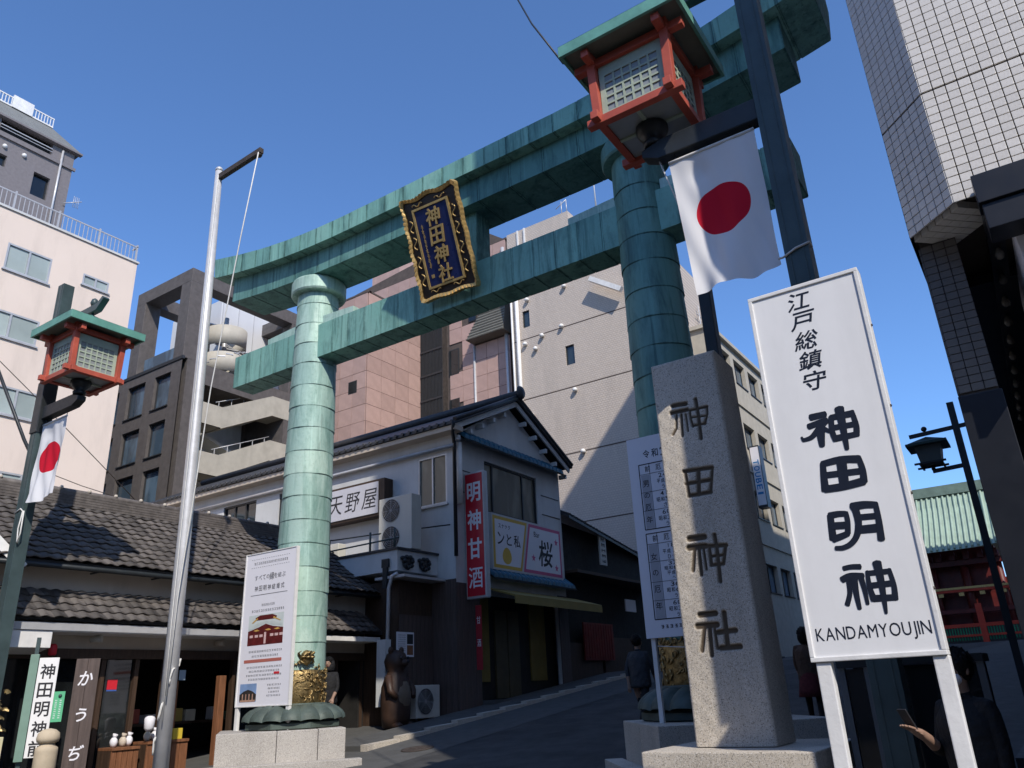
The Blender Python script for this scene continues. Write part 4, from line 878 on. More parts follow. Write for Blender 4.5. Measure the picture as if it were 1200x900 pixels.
obj('eave_gutter', MB().tube([(xl,ya-.12,8.42),(xg+.1,ya-.12,8.42)], .06, 8), GALV, am)
dpp = MB(); dpp.tube([(xg+.38,ya-.48,8.98),(xg+.2,ya-.3,8.75),(xg+.08,ya-.08,8.5),(xg+.08,ya-.08,5.2)], .055, 8); obj('downpipe', dpp, POSTD, am)
dpp = MB(); dpp.tube([(xg+.1,ya+.12,8.55),(xg+.1,ya+.12,6.7)], .09, 8); obj('downpipe', dpp, WHITEW, am)
window(am, V3((xg,0,0)), Y_, Z_, 19.0,22.0,6.72,8.30,.10, 3, DFRAME, CURT, .06, [19.0,19.5,21.2,22.0], False)
window(am, V3((0,ya,0)), X_, Z_, -14.98,-13.88,6.78,8.28,.06, 2, ALU, CURT, .05)
for a, b in ((-21.2,-19.3),(-24.2,-22.4)): window(am, V3((0,ya,0)), X_, Z_, a,b,6.5,8.3,.08, 3, DFRAME, GL, .06)
ln = MB()
for z in (7.1,7.75): ln.box(xg+.001,xg+.012,22.25,23.4,z,z+.03); ln.box(xg+.001,xg+.012,17.7,18.9,z,z+.03)
obj('wall_batten', ln, DFRAME, am)
bt = MB()
for q in range(9): a = math.pi*q/8-.0; 
tb = MB(); tb.grid(lambda u, v: (-.02+.34*v, .115*math.cos(math.pi*u), .13*math.sin(math.pi*u)-.26*v), 6, 2); tb.grid(lambda u, v: (.32, .115*math.cos(math.pi*u)*v, (.13*math.sin(math.pi*u))*v-.26), 6, 1)
tbm = tb.mesh('awning_tile'); tbm.materials.append(BLUET)
for zt, yA, yB in ((8.92,17.75,23.4),(5.0,19.0,23.6)):
    aw = obj('tile_awning', MB().hexa([(xg,yA-.1,zt-.12),(xg+.33,yA-.1,zt-.33),(xg+.33,yB+.1,zt-.33),(xg,yB+.1,zt-.12),(xg,yA-.1,zt-.03),(xg+.33,yA-.1,zt-.28),(xg+.33,yB+.1,zt-.28),(xg,yB+.1,zt-.03)]), DARK, am)
    n = int((yB-yA)/.25)
    for i in range(n+1): inst('awning_tile', tbm, aw, Matrix.Translation((xg, yA+.25*i, zt+random.uniform(-.006,.006))))
# ground floor front
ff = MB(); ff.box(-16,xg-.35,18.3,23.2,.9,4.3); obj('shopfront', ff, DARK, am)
yl = M('ochre_panel', (.20,.145,.035), .7, .15, 2, .3)
for a, b in ((18.6,19.4),(21.6,22.5)): obj('ochre_panel', MB().box(xg-.345,xg-.30,a,b,1.9,4.2), yl, am)
for a in (19.7,20.35): obj('door', MB().box(xg-.345,xg-.28,a,a+.6,1.45,3.9), M('brown_door_%d' % int(a*10), (.075,.06,.03), .6, .2, 3, .2), am)
obj('step', MB().box(xg-.3,xg+.4,18.55,22.8,.9,1.42), CONC, am)
av = MB(); av.hexa([(xg,18.9,4.42),(xg+1.0,18.9,4.12),(xg+1.0,24.1,4.12),(xg,24.1,4.42),(xg,18.9,4.47),(xg+1.0,18.9,4.17),(xg+1.0,24.1,4.17),(xg,24.1,4.47)]); av.box(xg+.99,xg+1.01,18.9,24.1,3.93,4.119)
obj('yellow_awning', av, M('yellow_awning_cloth', (.26,.20,.06), .7, .1, 2, .3), am)
for a, b in ((17.5,18.54),(22.91,23.5)):
    n_ = max(2, round((b-a)/.26)); cl = MB().box(0,.03,.004,(b-a)/n_-.004,0,3.55).mesh('cladding_board'); cl.materials.append(WOODB)
    for i in range(n_): inst('cladding_board', cl, am, Matrix.Translation((xg+.001, a+(b-a)*i/n_, .95)))
cl = MB().box(.004,.19,-.03,0,0,3.7).mesh('cladding_board'); cl.materials.append(WOODB)
for i in range(5): inst('cladding_board', cl, am, Matrix.Translation((-14.56+.194*i, ya-.001, .9)))
# low annex on the corner
an = thing('shop_annex', 'dark boarded annex with white parapet between shop and corner house', 'annex', (-15.5, 16.6, gz(16)))
obj('parapet', MB().box(-19.0,-14.25,15.8,17.49,4.75,5.30), PLASTW, an)
obj('coping', MB().box(-19.05,-14.19,15.74,17.49,5.302,5.36), SLATED, an)
obj('eave', MB().box(-15,-13.95,15.75,17.49,4.55,4.62), GALV, an)
obj('wall', MB().box(-19,-14.45,16.08,17.49,.6,4.54), WOOD, an)
bw = MB().box(0,.03,0,.16,0,2.6).mesh('board'); bw.materials.append(WOODB)
for i in range(8): inst('board', bw, an, Matrix.Translation((-14.445, 16.1+.17*i, 1.05)))
obj('side_panel', MB().box(-14.7,-14.40,15.55,15.75,1.4,3.0), PLASTW, an)
for i, yy in enumerate((16.15,16.85)):
    ob = MB()
    ob.lathe([(.02,-.06),(.16,-.04),(.2,.02),(.14,.07),(.02,.09)], (0,0,0), 12)
    for q in range(7): a = q*.9; ob.ball((.14*math.cos(a), .16*math.sin(a), .06), .07, 7, 5)
    for q in range(2): ob.ball((-.1, .16*(q*2-1), .02), .09, 7, 5, .7, 1.4, .6)
    o = obj('ridge_ornament', ob.mesh('ridge_ornament'), POSTD, an); o.matrix_local = Matrix.Translation(V3((-14.22, yy, 4.98))-V3(an['_l'])) @ Matrix.Rotation(math.pi/2, 4, 'Y')
hp = MB(); hp.box(-14.75,-14.50,15.72,15.78,4.85,5.08); hp.box(-14.70,-14.55,15.71,15.79,4.3,4.85); obj('rain_hopper', hp, POSTD, an, .01)
hp = MB().tube([(-14.2,15.76,4.66),(-14.35,15.72,4.6),(-14.45,15.7,4.3),(-14.5,15.7,1.2)], .05, 8); obj('downpipe', hp, GALV, an)
# sign over the annex
ns = thing('shop_sign', 'dark framed white sign with three brushed characters over the annex', 'sign', (-17.6, 17.1, 6.8))
obj('box', MB().box(-18.9,-15.98,17.12,17.49,6.72,7.85), WOOD, ns, .01)
obj('face', MB().box(-18.8,-16.22,17.085,17.119,6.80,7.77), M('grey_white_sign', (.55,.55,.60), .5, .04, 2, .15), ns)
O = V3((-17.7,17.085,7.28))
for i, ch in enumerate('天野屋'): lt = MB(); put_glyph(lt, ch, O+X_*((i-1)*.72+.42), X_, Z_, -Y_, .58, .60, .004, .0, .15); obj('character', lt, INK, ns)
# air conditioners
def ac(label, x, y, z, w_, h_, d_, nf, face, mat=PLASTIC):
    # face -1: fans on the -Y side; +1: fans on the +X side
    t = thing('air_conditioner', label, 'air conditioner', (x, y, z), 'outdoor air conditioner units')
    R_, N_ = (X_, -Y_) if face < 0 else (Y_, X_); O_ = V3((x,y,z))
    obj('casing', MB().obox(O_,R_,Z_,N_,-w_/2,w_/2,.06,h_,-d_,0), mat, t, .02)
    ft = MB(); ft.obox(O_,R_,Z_,N_,-w_/2+.05,-w_/2+.12,0,.06,-d_+.05,-.05); ft.obox(O_,R_,Z_,N_,w_/2-.12,w_/2-.05,0,.06,-d_+.05,-.05); obj('foot', ft, POSTD, t)
    for k in range(nf):
        c = O_+Z_*(.06+(h_-.06)*(k+.5)/nf)-R_*(w_*.12)+N_*.006; r = min(w_*.33, (h_-.06)/nf*.42)
        g_ = MB()
        for q in range(6): rr_ = r*(q+1)/6; g_.tube([c+N_*.014+R_*rr_*math.cos(2*math.pi*i/24)+Z_*rr_*math.sin(2*math.pi*i/24) for i in range(25)], .005, 4)
        for q in range(4): a = math.pi*q/4; g_.tube([c+N_*.012-R_*r*math.cos(a)-Z_*r*math.sin(a), c+N_*.012+R_*r*math.cos(a)+Z_*r*math.sin(a)], .005, 4)
        fg = obj('fan_grille', g_, GALV, t)
        fd = MB(); fd.prism([c-N_*.003+R_*r*math.cos(2*math.pi*i/24)+Z_*r*math.sin(2*math.pi*i/24) for i in range(24)], N_*.002)
        for q in range(5): a = 2*math.pi*q/5; fd.prism([c+N_*.001, c+N_*.001+R_*r*.85*math.cos(a)+Z_*r*.85*math.sin(a), c+N_*.001+R_*r*.85*math.cos(a+.8)+Z_*r*.85*math.sin(a+.8)], N_*.004)
        obj('fan', fd, POSTD, fg)
    return t
ac('tall twin fan air conditioner standing on the annex roof', -14.98, 16.5, 5.36, 1.25, 1.62, .42, 2, -1)
ac('small air conditioner behind the torii pillar above the tiled shop', -17.75, 16.6, 5.36, .85, .62, .32, 1, -1)
ac('single fan air conditioner on the ground by the annex wall', -14.0, 16.75, gz(16.75), .95, .85, .34, 1, 1)
rl = thing('roof_railing', 'dark pipe railing along the annex roof edge', 'railing', (-15.5, 15.9, 5.36))
rlm = MB()
for x in (-18.4,-17.2,-16.9,-15.3,-14.4): rlm.tube([(x,15.85,5.36),(x,15.85,5.9)], .03, 6)
rlm.tube([(-19,15.85,5.55),(-14.25,15.85,5.62)], .022, 6); obj('rail', rlm, POST, rl)
# posters, statue
ps = thing('wall_poster', 'white framed notice with small photos on the dark annex boards', 'poster', (-14.4, 16.3, 2.55))
O = V3((-14.40,15.95,2.58)); obj('sheet', MB().obox(O,Y_,Z_,X_,0,.68,0,.62,0,.02), LEADW, ps, .003)
for b0, b1, c in ((.32,.57,INK),(.05,.29,WOODR)): obj('photo', MB().obox(O,Y_,Z_,X_,.40,.64,b0,b1,.021,.023), c, ps)
lt = MB(); [scrib(lt, O+Y_*.2+Z_*(.54-.055*i), Y_, Z_, X_, .035,.03,8, .002, .021) for i in range(9)]; obj('print', lt, GREYINK, ps)
tn = thing('animal_statue', 'brown standing animal statue with pale belly by the annex wall', 'statue', (-14.1, 15.62, gz(15.6)))
bz = gz(15.6); BR = M('statue_brown', (.045,.024,.016), .55, .25, 5, .2, .004, 20)
bd = MB(); bd.lathe([(.05,0),(.32,.02),(.36,.25),(.38,.6),(.36,.95),(.27,1.2),(.20,1.32),(.27,1.42),(.30,1.55),(.24,1.72),(.12,1.8),(.02,1.82)], (-14.1,15.62,bz), 20)
for s in (-1,1):
    bd.ball((-14.1,15.62+s*.2,bz+1.80), .085, 8, 6, .6, 1, 1.2); bd.tube([(-14.05,15.62+s*.33,bz+1.18),(-13.9,15.62+s*.42,bz+.85),(-13.78,15.62+s*.3,bz+.7)], [.10,.085,.06], 9); bd.ball((-13.88,15.62+s*.2,bz+.07), .14, 9, 6, 1.3, .8, .6)
bd.ball((-13.83,15.62,bz+1.5), .12, 9, 6, 1.1, .9, .8)
obj('body', bd, BR, tn); obj('belly', MB().ball((-13.90,15.62,bz+.72), .27, 14, 9, .75, 1, 1.6), M('statue_cream', (.14,.11,.08), .6, .15, 5, .2), tn)
ey = MB(); [ey.ball((-13.81,15.62+s*.12,bz+1.62), .035, 7, 5) for s in (-1,1)]; ey.ball((-13.69,15.62,bz+1.53), .04, 7, 5); obj('eye', ey, INK, tn)
# hanging signs on the corner house
rs = thing('hanging_sign', 'tall red vertical lightbox sign with four white characters', 'sign', (-13.2, 18.0, 4.1))
obj('casing', MB().box(-13.57,-12.87,17.92,18.12,4.05,7.66), GALV, rs, .03); obj('face', MB().box(-13.52,-12.92,17.905,17.919,4.12,7.60), M('red_lightbox', (.50,.012,.028), .35, .06, 2, .1), rs)
chars(rs, LEADW, '明神甘', V3((-13.22,17.905,7.05)), X_, Z_, -Y_, .48, .58, .81, .006, .022); chars(rs, LEADW, '酒', V3((-13.22,17.905,4.62)), X_, Z_, -Y_, .48, .58, .81, .006, .006)
bk = MB(); [bk.bar((-13.6,18.02,z),(-13.57,18.02,z),.05,.05) for z in (4.6,7.2)]; obj('bracket', bk, POSTD, rs)
bs = thing('bar_sign', 'white lightbox sign with pink border and plum blossoms under the window', 'sign', (-13.5, 21.2, 5.0))
O = V3((-13.46,0,0)); obj('casing', MB().obox(O,Y_,Z_,X_,19.1,23.15,5.0,6.68,-.13,0), PLASTW, bs)
pk = M('pink_print', (.55,.10,.22), .5, .05, 3, 0); ylw = M('yellow_print', (.62,.40,.05), .5, .05, 3, 0)
P = lambda a, b, h=.001: O+Y_*a+Z_*b+X_*h
obj('border', MB().prism([P(21.15,6.62),P(23.1,6.62),P(23.1,5.06),P(20.75,5.06)], X_*.004), pk, bs); obj('border', MB().prism([P(19.15,6.62),P(21.05,6.62),P(20.65,5.06),P(19.15,5.06)], X_*.004), ylw, bs)
obj('face', MB().prism([P(21.22,6.52,.0055),P(23.0,6.52,.0055),P(23.0,5.16,.0055),P(20.87,5.16,.0055)], X_*.002), LEADW, bs); obj('face', MB().prism([P(19.25,6.52,.0055),P(20.93,6.52,.0055),P(20.57,5.16,.0055),P(19.25,5.16,.0055)], X_*.002), LEADW, bs)
lt = MB(); chars(bs, INK, '桜', P(22.1,5.75,.008), Y_, Z_, X_, .85, .85, 1, .003, .015, .1); latin(lt, 'Bar', P(21.6,6.32,.008), Y_, Z_, X_, .17, .003, .0); obj('small_lettering', lt, INK, bs); lt = MB()
for i, ch in enumerate('スナック'): put_glyph(lt, ch, P(19.5+.17*i,6.33,.008), Y_, Z_, X_, .12,.13,.003,.01)
chars(bs, INK, 'ンと私', P(19.55,5.95,.008), Y_, Z_, X_, .36,.38,.44,.003,.01,0,True)
obj('lettering', lt, INK, bs)
fl = MB()
for cy, cz in ((21.35,5.55),(22.8,6.2),(22.75,5.35)): fl.prism([P(cy+(.13 if k % 2 == 0 else .055)*math.cos(math.pi*k/5+.3), cz+(.13 if k % 2 == 0 else .055)*math.sin(math.pi*k/5+.3), .008) for k in range(10)], X_*.002)
obj('blossom', fl, pk, bs); fl = MB(); fl.prism([P(19.85+.24*math.cos(a)*(1-.15*math.sin(a)), 5.45+.25*math.sin(a), .008) for a in [2*math.pi*k/20 for k in range(20)]], X_*.002); obj('fruit', fl, ylw, bs)
vb = thing('banner', 'narrow red and white vertical banner beside the shop door', 'banner', (-13.4, 18.2, 2.2))
obj('cloth', MB().box(-13.47,-13.27,18.18,18.195,2.2,3.9), M('banner_red', (.35,.02,.03), .7, .1, 2, .2), vb); chars(vb, LEADW, '甘酒', V3((-13.37,18.18,3.5)), X_, Z_, -Y_, .13,.2,.6,.003,.005)
# low dark house further up
lh = thing('wooden_house', 'low dark wooden house with tiled roof up the approach', 'house', (-15, 28, gz(28)))
obj('wall', MB().hexa([(-24,23.6,1),(-14.0,23.6,1),(-14.6,33,1),(-24,33,1),(-24,23.6,7.2),(-14.0,23.6,7.2),(-14.6,33,7.0),(-24,33,7.0)]), DARK, lh)
rf = MB(); rf.hexa([(-16.4,23.56,8.55),(-13.3,23.56,7.15),(-14.5,33.2,6.55),(-16.8,33.2,7.7),(-16.4,23.56,8.65),(-13.3,23.56,7.25),(-14.5,33.2,6.65),(-16.8,33.2,7.8)]); ro = obj('roof', rf, SLATED, lh)
rt = MB()
for i in range(34):
    y = 23.7+.28*i; t = (y-23.56)/9.6; a = V3((-16.4-.4*t,y,8.68-.85*t)); b = V3((-13.3-1.2*t,y,7.28-.6*t)); rt.tube([a, b], .06, 6)
    for k in range(9): c = a+(b-a)*(k/9); 
stuff(obj('tile_roll', rt, SLATED, ro))
for k, (a, b) in enumerate(((23.8,26.2),(26.4,28.8))): obj('fence_panel', MB().box(-13.95,-13.85,a,b,gz(a),gz(a)+1.3), WOOD, lh)
rp = obj('red_shutter', MB().box(-13.80,-13.74,24.8,27.0,2.5,3.75), M('dull_red_paint', (.16,.018,.012), .6, .2, 3, .3), lh)
for i in range(11): obj('slat', MB().box(-13.735,-13.72,24.9+.19*i,24.98+.19*i,2.55,3.7), rp.data.materials[0], rp)
obj('plate', MB().box(-13.8,-13.76,28.3,29.2,4.3,4.75), LEADW, lh); obj('name_board', MB().box(-13.85,-13.78,26.6,27.1,5.9,7.0), PLASTIC, lh)
lt = MB(); scrib(lt, V3((-13.77,26.85,6.45)), Z_, Y_, X_, .2,.3,5,.003); obj('lettering', lt, INK, lh)
obj('canopy', MB().box(-14.6,-13.2,23.7,32,5.3,5.4), WOOD, lh)

# ---------------------------------------------------------------- cream apartment block
cb = thing('cream_building', 'sunlit cream apartment block with rooftop railing at the left', 'building', (-36, 8, 0))
xc = -30.; hx = []; wins = []
for a, b, c, e in ((11.0,12.66,17.45,18.58),(7.6,9.2,17.45,18.58),(13.93,15.03,18.02,18.52),(10.6,12.65,14.72,15.78),(7.4,9.2,14.72,15.78),(11.6,13.1,11.82,12.9),(8.6,10.4,11.82,12.9),(11.6,13.08,8.8,9.76),(8.6,10.4,8.8,9.76),(11.6,13.08,5.7,6.9)): hx.append((a,b,c,e))
block(cb, -44, xc, -6, 16.1, -.1, 19.95, CREAM, hx, [], .12)
for h in hx: window(cb, V3((xc,0,0)), Y_, Z_, *h, .05, 2, ALU, CREAMG, .07)
rl = MB()
rl.box(xc-.03,xc+.01,-6,16.05,20.72,20.77); rl.box(xc-.03,xc+.01,-6,16.05,20.05,20.08); rl.box(xc-.4,xc+.02,15.98,16.05,20.72,20.77)
for i in range(90): y = 16-i*.17; rl.box(xc-.02,xc,y,y+.025,20.08,20.72)
for i in range(11): y = 16-i*1.7; rl.box(xc-.05,xc+.02,y-.03,y+.03,19.94,20.85)
obj('railing', rl, GALV, cb)
obj('coping', MB().box(-44.05,xc+.06,-6,16.16,19.952,20.04), PLASTW, cb)
# ---------------------------------------------------------------- grey tower behind it
tw = thing('brick_tower', 'grey brick tower with mansard top and balcony behind cream block', 'building', (-52, 8, 0))
xt = -45.
block(tw, -60, xt, 0, 19.1, 0, 34.9, DBRICK, [(14.75,17.75,33.95,34.88),(17.02,17.97,30.7,32.3),(14.2,15.45,31.65,32.45),(9,12,33.95,34.88)], [], .35)
obj('balcony_recess', MB().box(-47,-45.36,14.0,18.2,33.5,34.89), DARK, tw)
for h in ((17.02,17.97,30.7,32.3),(14.2,15.45,31.65,32.45)): window(tw, V3((xt,0,0)), Y_, Z_, *h, .25, 1, DFRAME, GLD, .06, None, False)
ms = MB(); ms.hexa([(-60,0,34.9),(xt+.25,0,34.9),(xt+.25,19.4,34.9),(-60,19.4,34.9),(-60,0,36.6),(xt-1.0,0,36.6),(xt-1.0,17.9,36.6),(-60,17.9,36.6)]); obj('mansard_roof', ms, M('mansard_slate', (.16,.165,.16), .7, .1, 2, .2), tw)
bd = MB(); bd.box(xt,xt+.12,0,19.25,33.55,33.75); bd.box(xt,xt+.3,0,19.45,34.78,34.9); obj('cornice', bd, DBRICK, tw)
br = MB(); br.box(xt+.02,xt+.06,14.75,17.75,34.35,34.40); br.box(xt+.02,xt+.06,14.75,17.75,34.15,34.18); obj('balcony_rail', br, GALV, tw)
rl = MB(); rl.box(xt-1.0,xt-.94,0,17.9,37.25,37.32); rl.box(xt-1.0,xt-.94,0,17.9,36.6,36.7)
for i in range(100): rl.box(xt-1,xt-.95,17.85-.18*i,17.89-.18*i,36.7,37.25)
rl.box(xt-1.02,xt-.9,15.4,16.6,36.6,37.5); obj('roof_railing', rl, WHITEW, tw)
obj('downpipe', MB().tube([(xt+.08,18.35,34.6),(xt+.08,18.35,28)], .07, 8), GALV, tw)
vn = MB(); [vn.ball((xt+.05,y,z), .14, 8, 6) for y, z in ((15.2,33.0),(16.3,33.0))]; obj('vent_cap', vn, WHITEW, tw)
ae = MB(); ae.tube([(xt+.1,18.9,31.0),(xt+.5,19.8,31.4)], .03, 5); [ae.tube([(xt+.3,19.4+.1*k,30.9),(xt+.3,19.4+.1*k,31.7)], .015, 4) for k in range(4)]; obj('aerial', ae, GALV, tw)
# ---------------------------------------------------------------- dark stone office with open frame top
db = thing('dark_building', 'dark stone office block with open frame top and outside stairs', 'building', (-38, 26, 0))
xd, yd = -35.1, 22.; rows = [(16.4,18.3),(13.75,15.62),(11.15,13.05),(8.5,10.4),(5.9,7.8)]
hy = [(a, b, c, e) for c, e in rows for a, b in ((-37.45,-36.0),(-39.95,-38.3),(-42.5,-40.8))]
wl = MB(); facade(wl, V3((-46,yd,0)), X_, Z_, -35.1+46, 18.9, [(a+46,b+46,c,e) for a,b,c,e in hy], .3)
wl.box(-36.0,xd,yd+.301,yd+1.0,0,18.9); wl.box(-46,-38.6,yd+.5,32,0,18.6); wl.box(-38.6,xd,28.9,30.2,0,18.9); wl.box(-38.6,xd-.001,yd+1.0,28.9,17.75,18.89); wl.box(-46,xd,30.2,32,0,18.88)
obj('wall', wl, DSTONE, db)
for h in hy: window(db, V3((0,yd,0)), X_, Z_, *h, .22, 1, DFRAME, GLB, .08)
tf_ = MB()
tf_.box(-40.3,xd,yd,yd+.95,23.5,24.3); tf_.box(-40.3,xd,29.1,30.2,23.5,24.3); tf_.box(-36.0,xd+.001,yd+.95,29.1,23.5,24.301); tf_.box(-40.3,-39.4,yd+.95,29.1,23.5,24.29)
for a, b in ((-36.0,xd),(-40.3,-39.4)):
    for c, d in ((yd,yd+.95),(29.1,30.2)): tf_.box(a,b,c,d,18.901,23.5)
obj('roof_frame', tf_, DSTONE, db, .02)
obj('ledge', MB().box(-46.05,xd+.05,yd-.05,yd+.1,18.80,18.98), DFRAME, db)
gp = MB(); gp.box(-39.4,-36.0,yd+.4,yd+.43,18.98,20.0); obj('glass_parapet', gp, GLB, db)
ph = MB(); ph.box(-43,-38,26,33,18.9,24.9); obj('penthouse', ph, M('white_panel', (.62,.63,.65), .5, .03, 1, .1), db)
sv = MB()
for i in range(6): sv.box(-37.99,-37.97,26.1+1.15*i,26.14+1.15*i,18.9,24.9)
obj('panel_seam', sv, GALV, db)
# outside stair
for k in range(5):
    zb = 15.75-2.7*k
    fl = MB()
    fl.box(-36.6,xd-.02,23.0,24.7,zb-.15,zb); fl.box(-36.6,xd-.02,28.0,29.3,zb+1.45,zb+1.6)
    fl.hexa([(-36.6,24.7,zb-.2),(xd-.02,24.7,zb-.2),(xd-.02,28,zb+1.4),(-36.6,28,zb+1.4),(-36.6,24.7,zb),(xd-.02,24.7,zb),(xd-.02,28,zb+1.6),(-36.6,28,zb+1.6)])
    obj('stair_flight', fl, BEIGE, db)
    pa = MB(); pa.box(xd-.1,xd+.02,23.0,24.7,zb-.15,zb+1.02); pa.box(xd-.1,xd+.021,28.0,29.3,zb+1.42,zb+2.62)
    pa.hexa([(xd-.1,24.7,zb-.2),(xd+.02,24.7,zb-.2),(xd+.02,28,zb+1.4),(xd-.1,28,zb+1.4),(xd-.1,24.7,zb+1.02),(xd+.02,24.7,zb+1.02),(xd+.02,28,zb+2.62),(xd-.1,28,zb+2.62)])
    obj('stair_parapet', pa, BEIGE, db)
    b2 = MB(); b2.hexa([(-38.0,24.7,zb+2.5),(-36.7,24.7,zb+2.5),(-36.7,28,zb+1.4),(-38.0,28,zb+1.4),(-38.0,24.7,zb+2.7),(-36.7,24.7,zb+2.7),(-36.7,28,zb+1.6),(-38.0,28,zb+1.6)]); b2.box(-38.6,-38.55,25,28.6,zb,zb+2.4); obj('back_flight', b2, PLASTW, db)
    hr = MB(); hr.tube([(xd-.35,24.5,zb+1.35),(xd-.35,28.2,zb+2.95)], .025, 5); [hr.tube([(xd-.35,24.7+.8*i,zb+.2+.36*i),(xd-.35,24.7+.8*i,zb+1.42+.34*i)], .02, 5) for i in range(5)]; obj('handrail', hr, GALV, db)
sp_ = MB(); cx, cy = -36.35, 25.3
for zb0, zr, a_, b_ in ((20.55,.35,-3.0,2.6),(18.95,.3,-2.6,3.2)):
    vs = []; n = 40
    for i in range(n+1):
        a = a_+(b_-a_)*i/n; zb1 = zb0+zr*i/n
        for r, dz in ((1.15,0),(1.15,1.15),(1.22,1.15),(1.22,0)): vs.append((cx+r*math.cos(a), cy+r*math.sin(a), zb1+dz))
    sp_.add(vs, [(i*4+k, i*4+(k+1) % 4, (i+1)*4+(k+1) % 4, (i+1)*4+k) for i in range(n) for k in range(4)]+[(0,1,2,3),(n*4,n*4+1,n*4+2,n*4+3)], True)
obj('spiral_parapet', sp_, BEIGE, db)
ss_ = MB(); ss_.tube([(cx,cy,18.9),(cx,cy,22.8)], .14, 10)
for i in range(20): a = -2.6+.35*i; ss_.hexa([(cx+q*math.cos(a+d), cy+q*math.sin(a+d), 19.0+.17*i+h) for h in (0,.06) for q, d in ((.1,0),(1.25,0),(1.25,.33),(.1,.33))])
obj('spiral_step', ss_, GALV, db)
# ---------------------------------------------------------------- pink panelled block
pk_ = thing('pink_building', 'pink granite panelled block with dark lift shaft behind the torii', 'building', (-32, 38, 0))
xk, yk, ym = -31.5, 32., 37.5
bd = MB(); bd.box(-36,xk,yk,ym-.01,0,25.7); bd.box(-40,-24.5,ym,50,0,29.6); bd.hexa([(-40,ym,29.6),(-24.5,ym,29.6),(-24.5,50,29.6),(-40,50,29.6),(-40,ym,29.9),(-26.6,ym,31.2),(-26.6,50,31.2),(-40,50,29.9)])
pkb = obj('wall', bd, JOINT, pk_)
def panels(O, R, U, a0, a1, b0, b1, w_, h_, holes=(), name='panel'):
    N = R.cross(U); na = round((a1-a0)/w_); nb_ = round((b1-b0)/h_); w_ = (a1-a0)/na; h_ = (b1-b0)/nb_
    me = MB().obox(V3((0,0,0)), X_, Y_, Z_, .012, w_-.012, .012, h_-.012, 0, .05).mesh(name); me.materials.append(PINK)
    for i in range(na):
        for j in range(nb_):
            ca, cbb = a0+(i+.5)*w_, b0+(j+.5)*h_
            if any(h[0]-.2 < ca < h[1]+.2 and h[2]-.2 < cbb < h[3]+.2 for h in holes): continue
            p = O+R*(a0+i*w_)+U*(b0+j*h_)+N*random.uniform(0,.008)
            inst(name, me, pkb, Matrix(((R.x,U.x,N.x,p.x),(R.y,U.y,N.y,p.y),(R.z,U.z,N.z,p.z),(0,0,0,1))))
def pwin(O, R, U, a, b, c, e, mat=GLD):
    N = R.cross(U); f = MB(); f.obox(O,R,U,N,a-.06,b+.06,c-.06,e+.06,0,.06); f_ = obj('window', f, DFRAME, pk_); obj('pane', MB().obox(O,R,U,N,a,b,c,e,.061,.07), mat, f_)
h1 = [(-32.9,-32.3,19.1,19.8),(-32.9,-32.3,14.9,15.7)]
panels(V3((0,yk,0)), X_, Z_, -36, xk, 9.5, 25.7, 1.12, 1.08, h1)
panels(V3((xk,0,0)), Y_, Z_, yk, ym-.4, 9.5, 25.7, 1.25, 1.08)
h2 = [(-29.3,-28.6,21.1,22.8),(-29.3,-28.6,17.3,19.3),(-27.6,-27.1,24.5,25.2),(-31.45,-29.5,9,27)]
panels(V3((0,ym,0)), X_, Z_, -31.4, -27.2, 9.5, 29.6, 1.05, 1.08, h2)
panels(V3((0,ym,0)), X_, Z_, -27.2, -24.5, 9.5, 22.6, .9, 1.08)
panels(V3((0,ym,0)), X_, Z_, -38, -24.5, 26.8, 29.6, 1.05, .93)
for h in h1: pwin(V3((0,yk,0)), X_, Z_, *h)
for h in h2[:3]: pwin(V3((0,ym,0)), X_, Z_, *h)
ls = MB(); ls.box(-31.4,-29.55,ym-.5,ym-.02,8,25.4)
lsh = obj('lift_shaft', ls, M('rusty_dark_metal', (.05,.042,.038), .5, .4, 5, .4), pk_)
sl_ = MB()
for i in range(16): x = -31.38+.12*i; sl_.box(x,x+.035,ym-.56,ym-.501,8,25.3)
for i in range(10): sl_.box(-31.4,-29.55,ym-.58,ym-.50,9+1.75*i,9.12+1.75*i)
obj('shaft_grille', sl_, DFRAME, lsh)
sk = MB(); sk.hexa([(-27.3,ym-.9,22.7),(-24.4,ym-.9,22.7),(-24.4,ym-.05,22.7),(-27.3,ym-.05,22.7),(-26.0,ym-.35,25.4),(-24.4,ym-.35,25.4),(-24.4,ym-.05,25.4),(-26.0,ym-.05,25.4)]); obj('lean_to_roof', sk, M('grey_green_tile', (.17,.165,.14), .7, .15, 5, .2), pk_)
sr = MB()
for i in range(13): t = i/13; sr.bar((-27.3+1.3*t,ym-.93+.55*t,22.75+2.7*t),(-24.4,ym-.93+.55*t,22.75+2.7*t),.03,.03)
obj('tile_course', sr, M('course_shadow', (.09,.088,.075), .7, .1, 5, .2), pk_)
pp = MB(); pp.tube([(-27.25,ym-.08,22.6),(-27.25,ym-.08,8)], .08, 8); pp.tube([(-24.7,ym-.1,29),(-24.7,ym-.1,8)], .12, 8); obj('downpipe', pp, GALV, pk_)
cp = MB(); cp.box(-38,-24.4,ym-.06,ym+.3,29.6,29.72); cp.box(-36.05,xk+.08,yk-.08,yk+.2,25.7,25.82); cp.box(xk-.2,xk+.08,yk,ym-.5,25.701,25.82); obj('coping', cp, JOINT, pk_)
obj('roof_hut', MB().box(-38,-35.2,39,44,29.8,33.4), PINK, pk_)
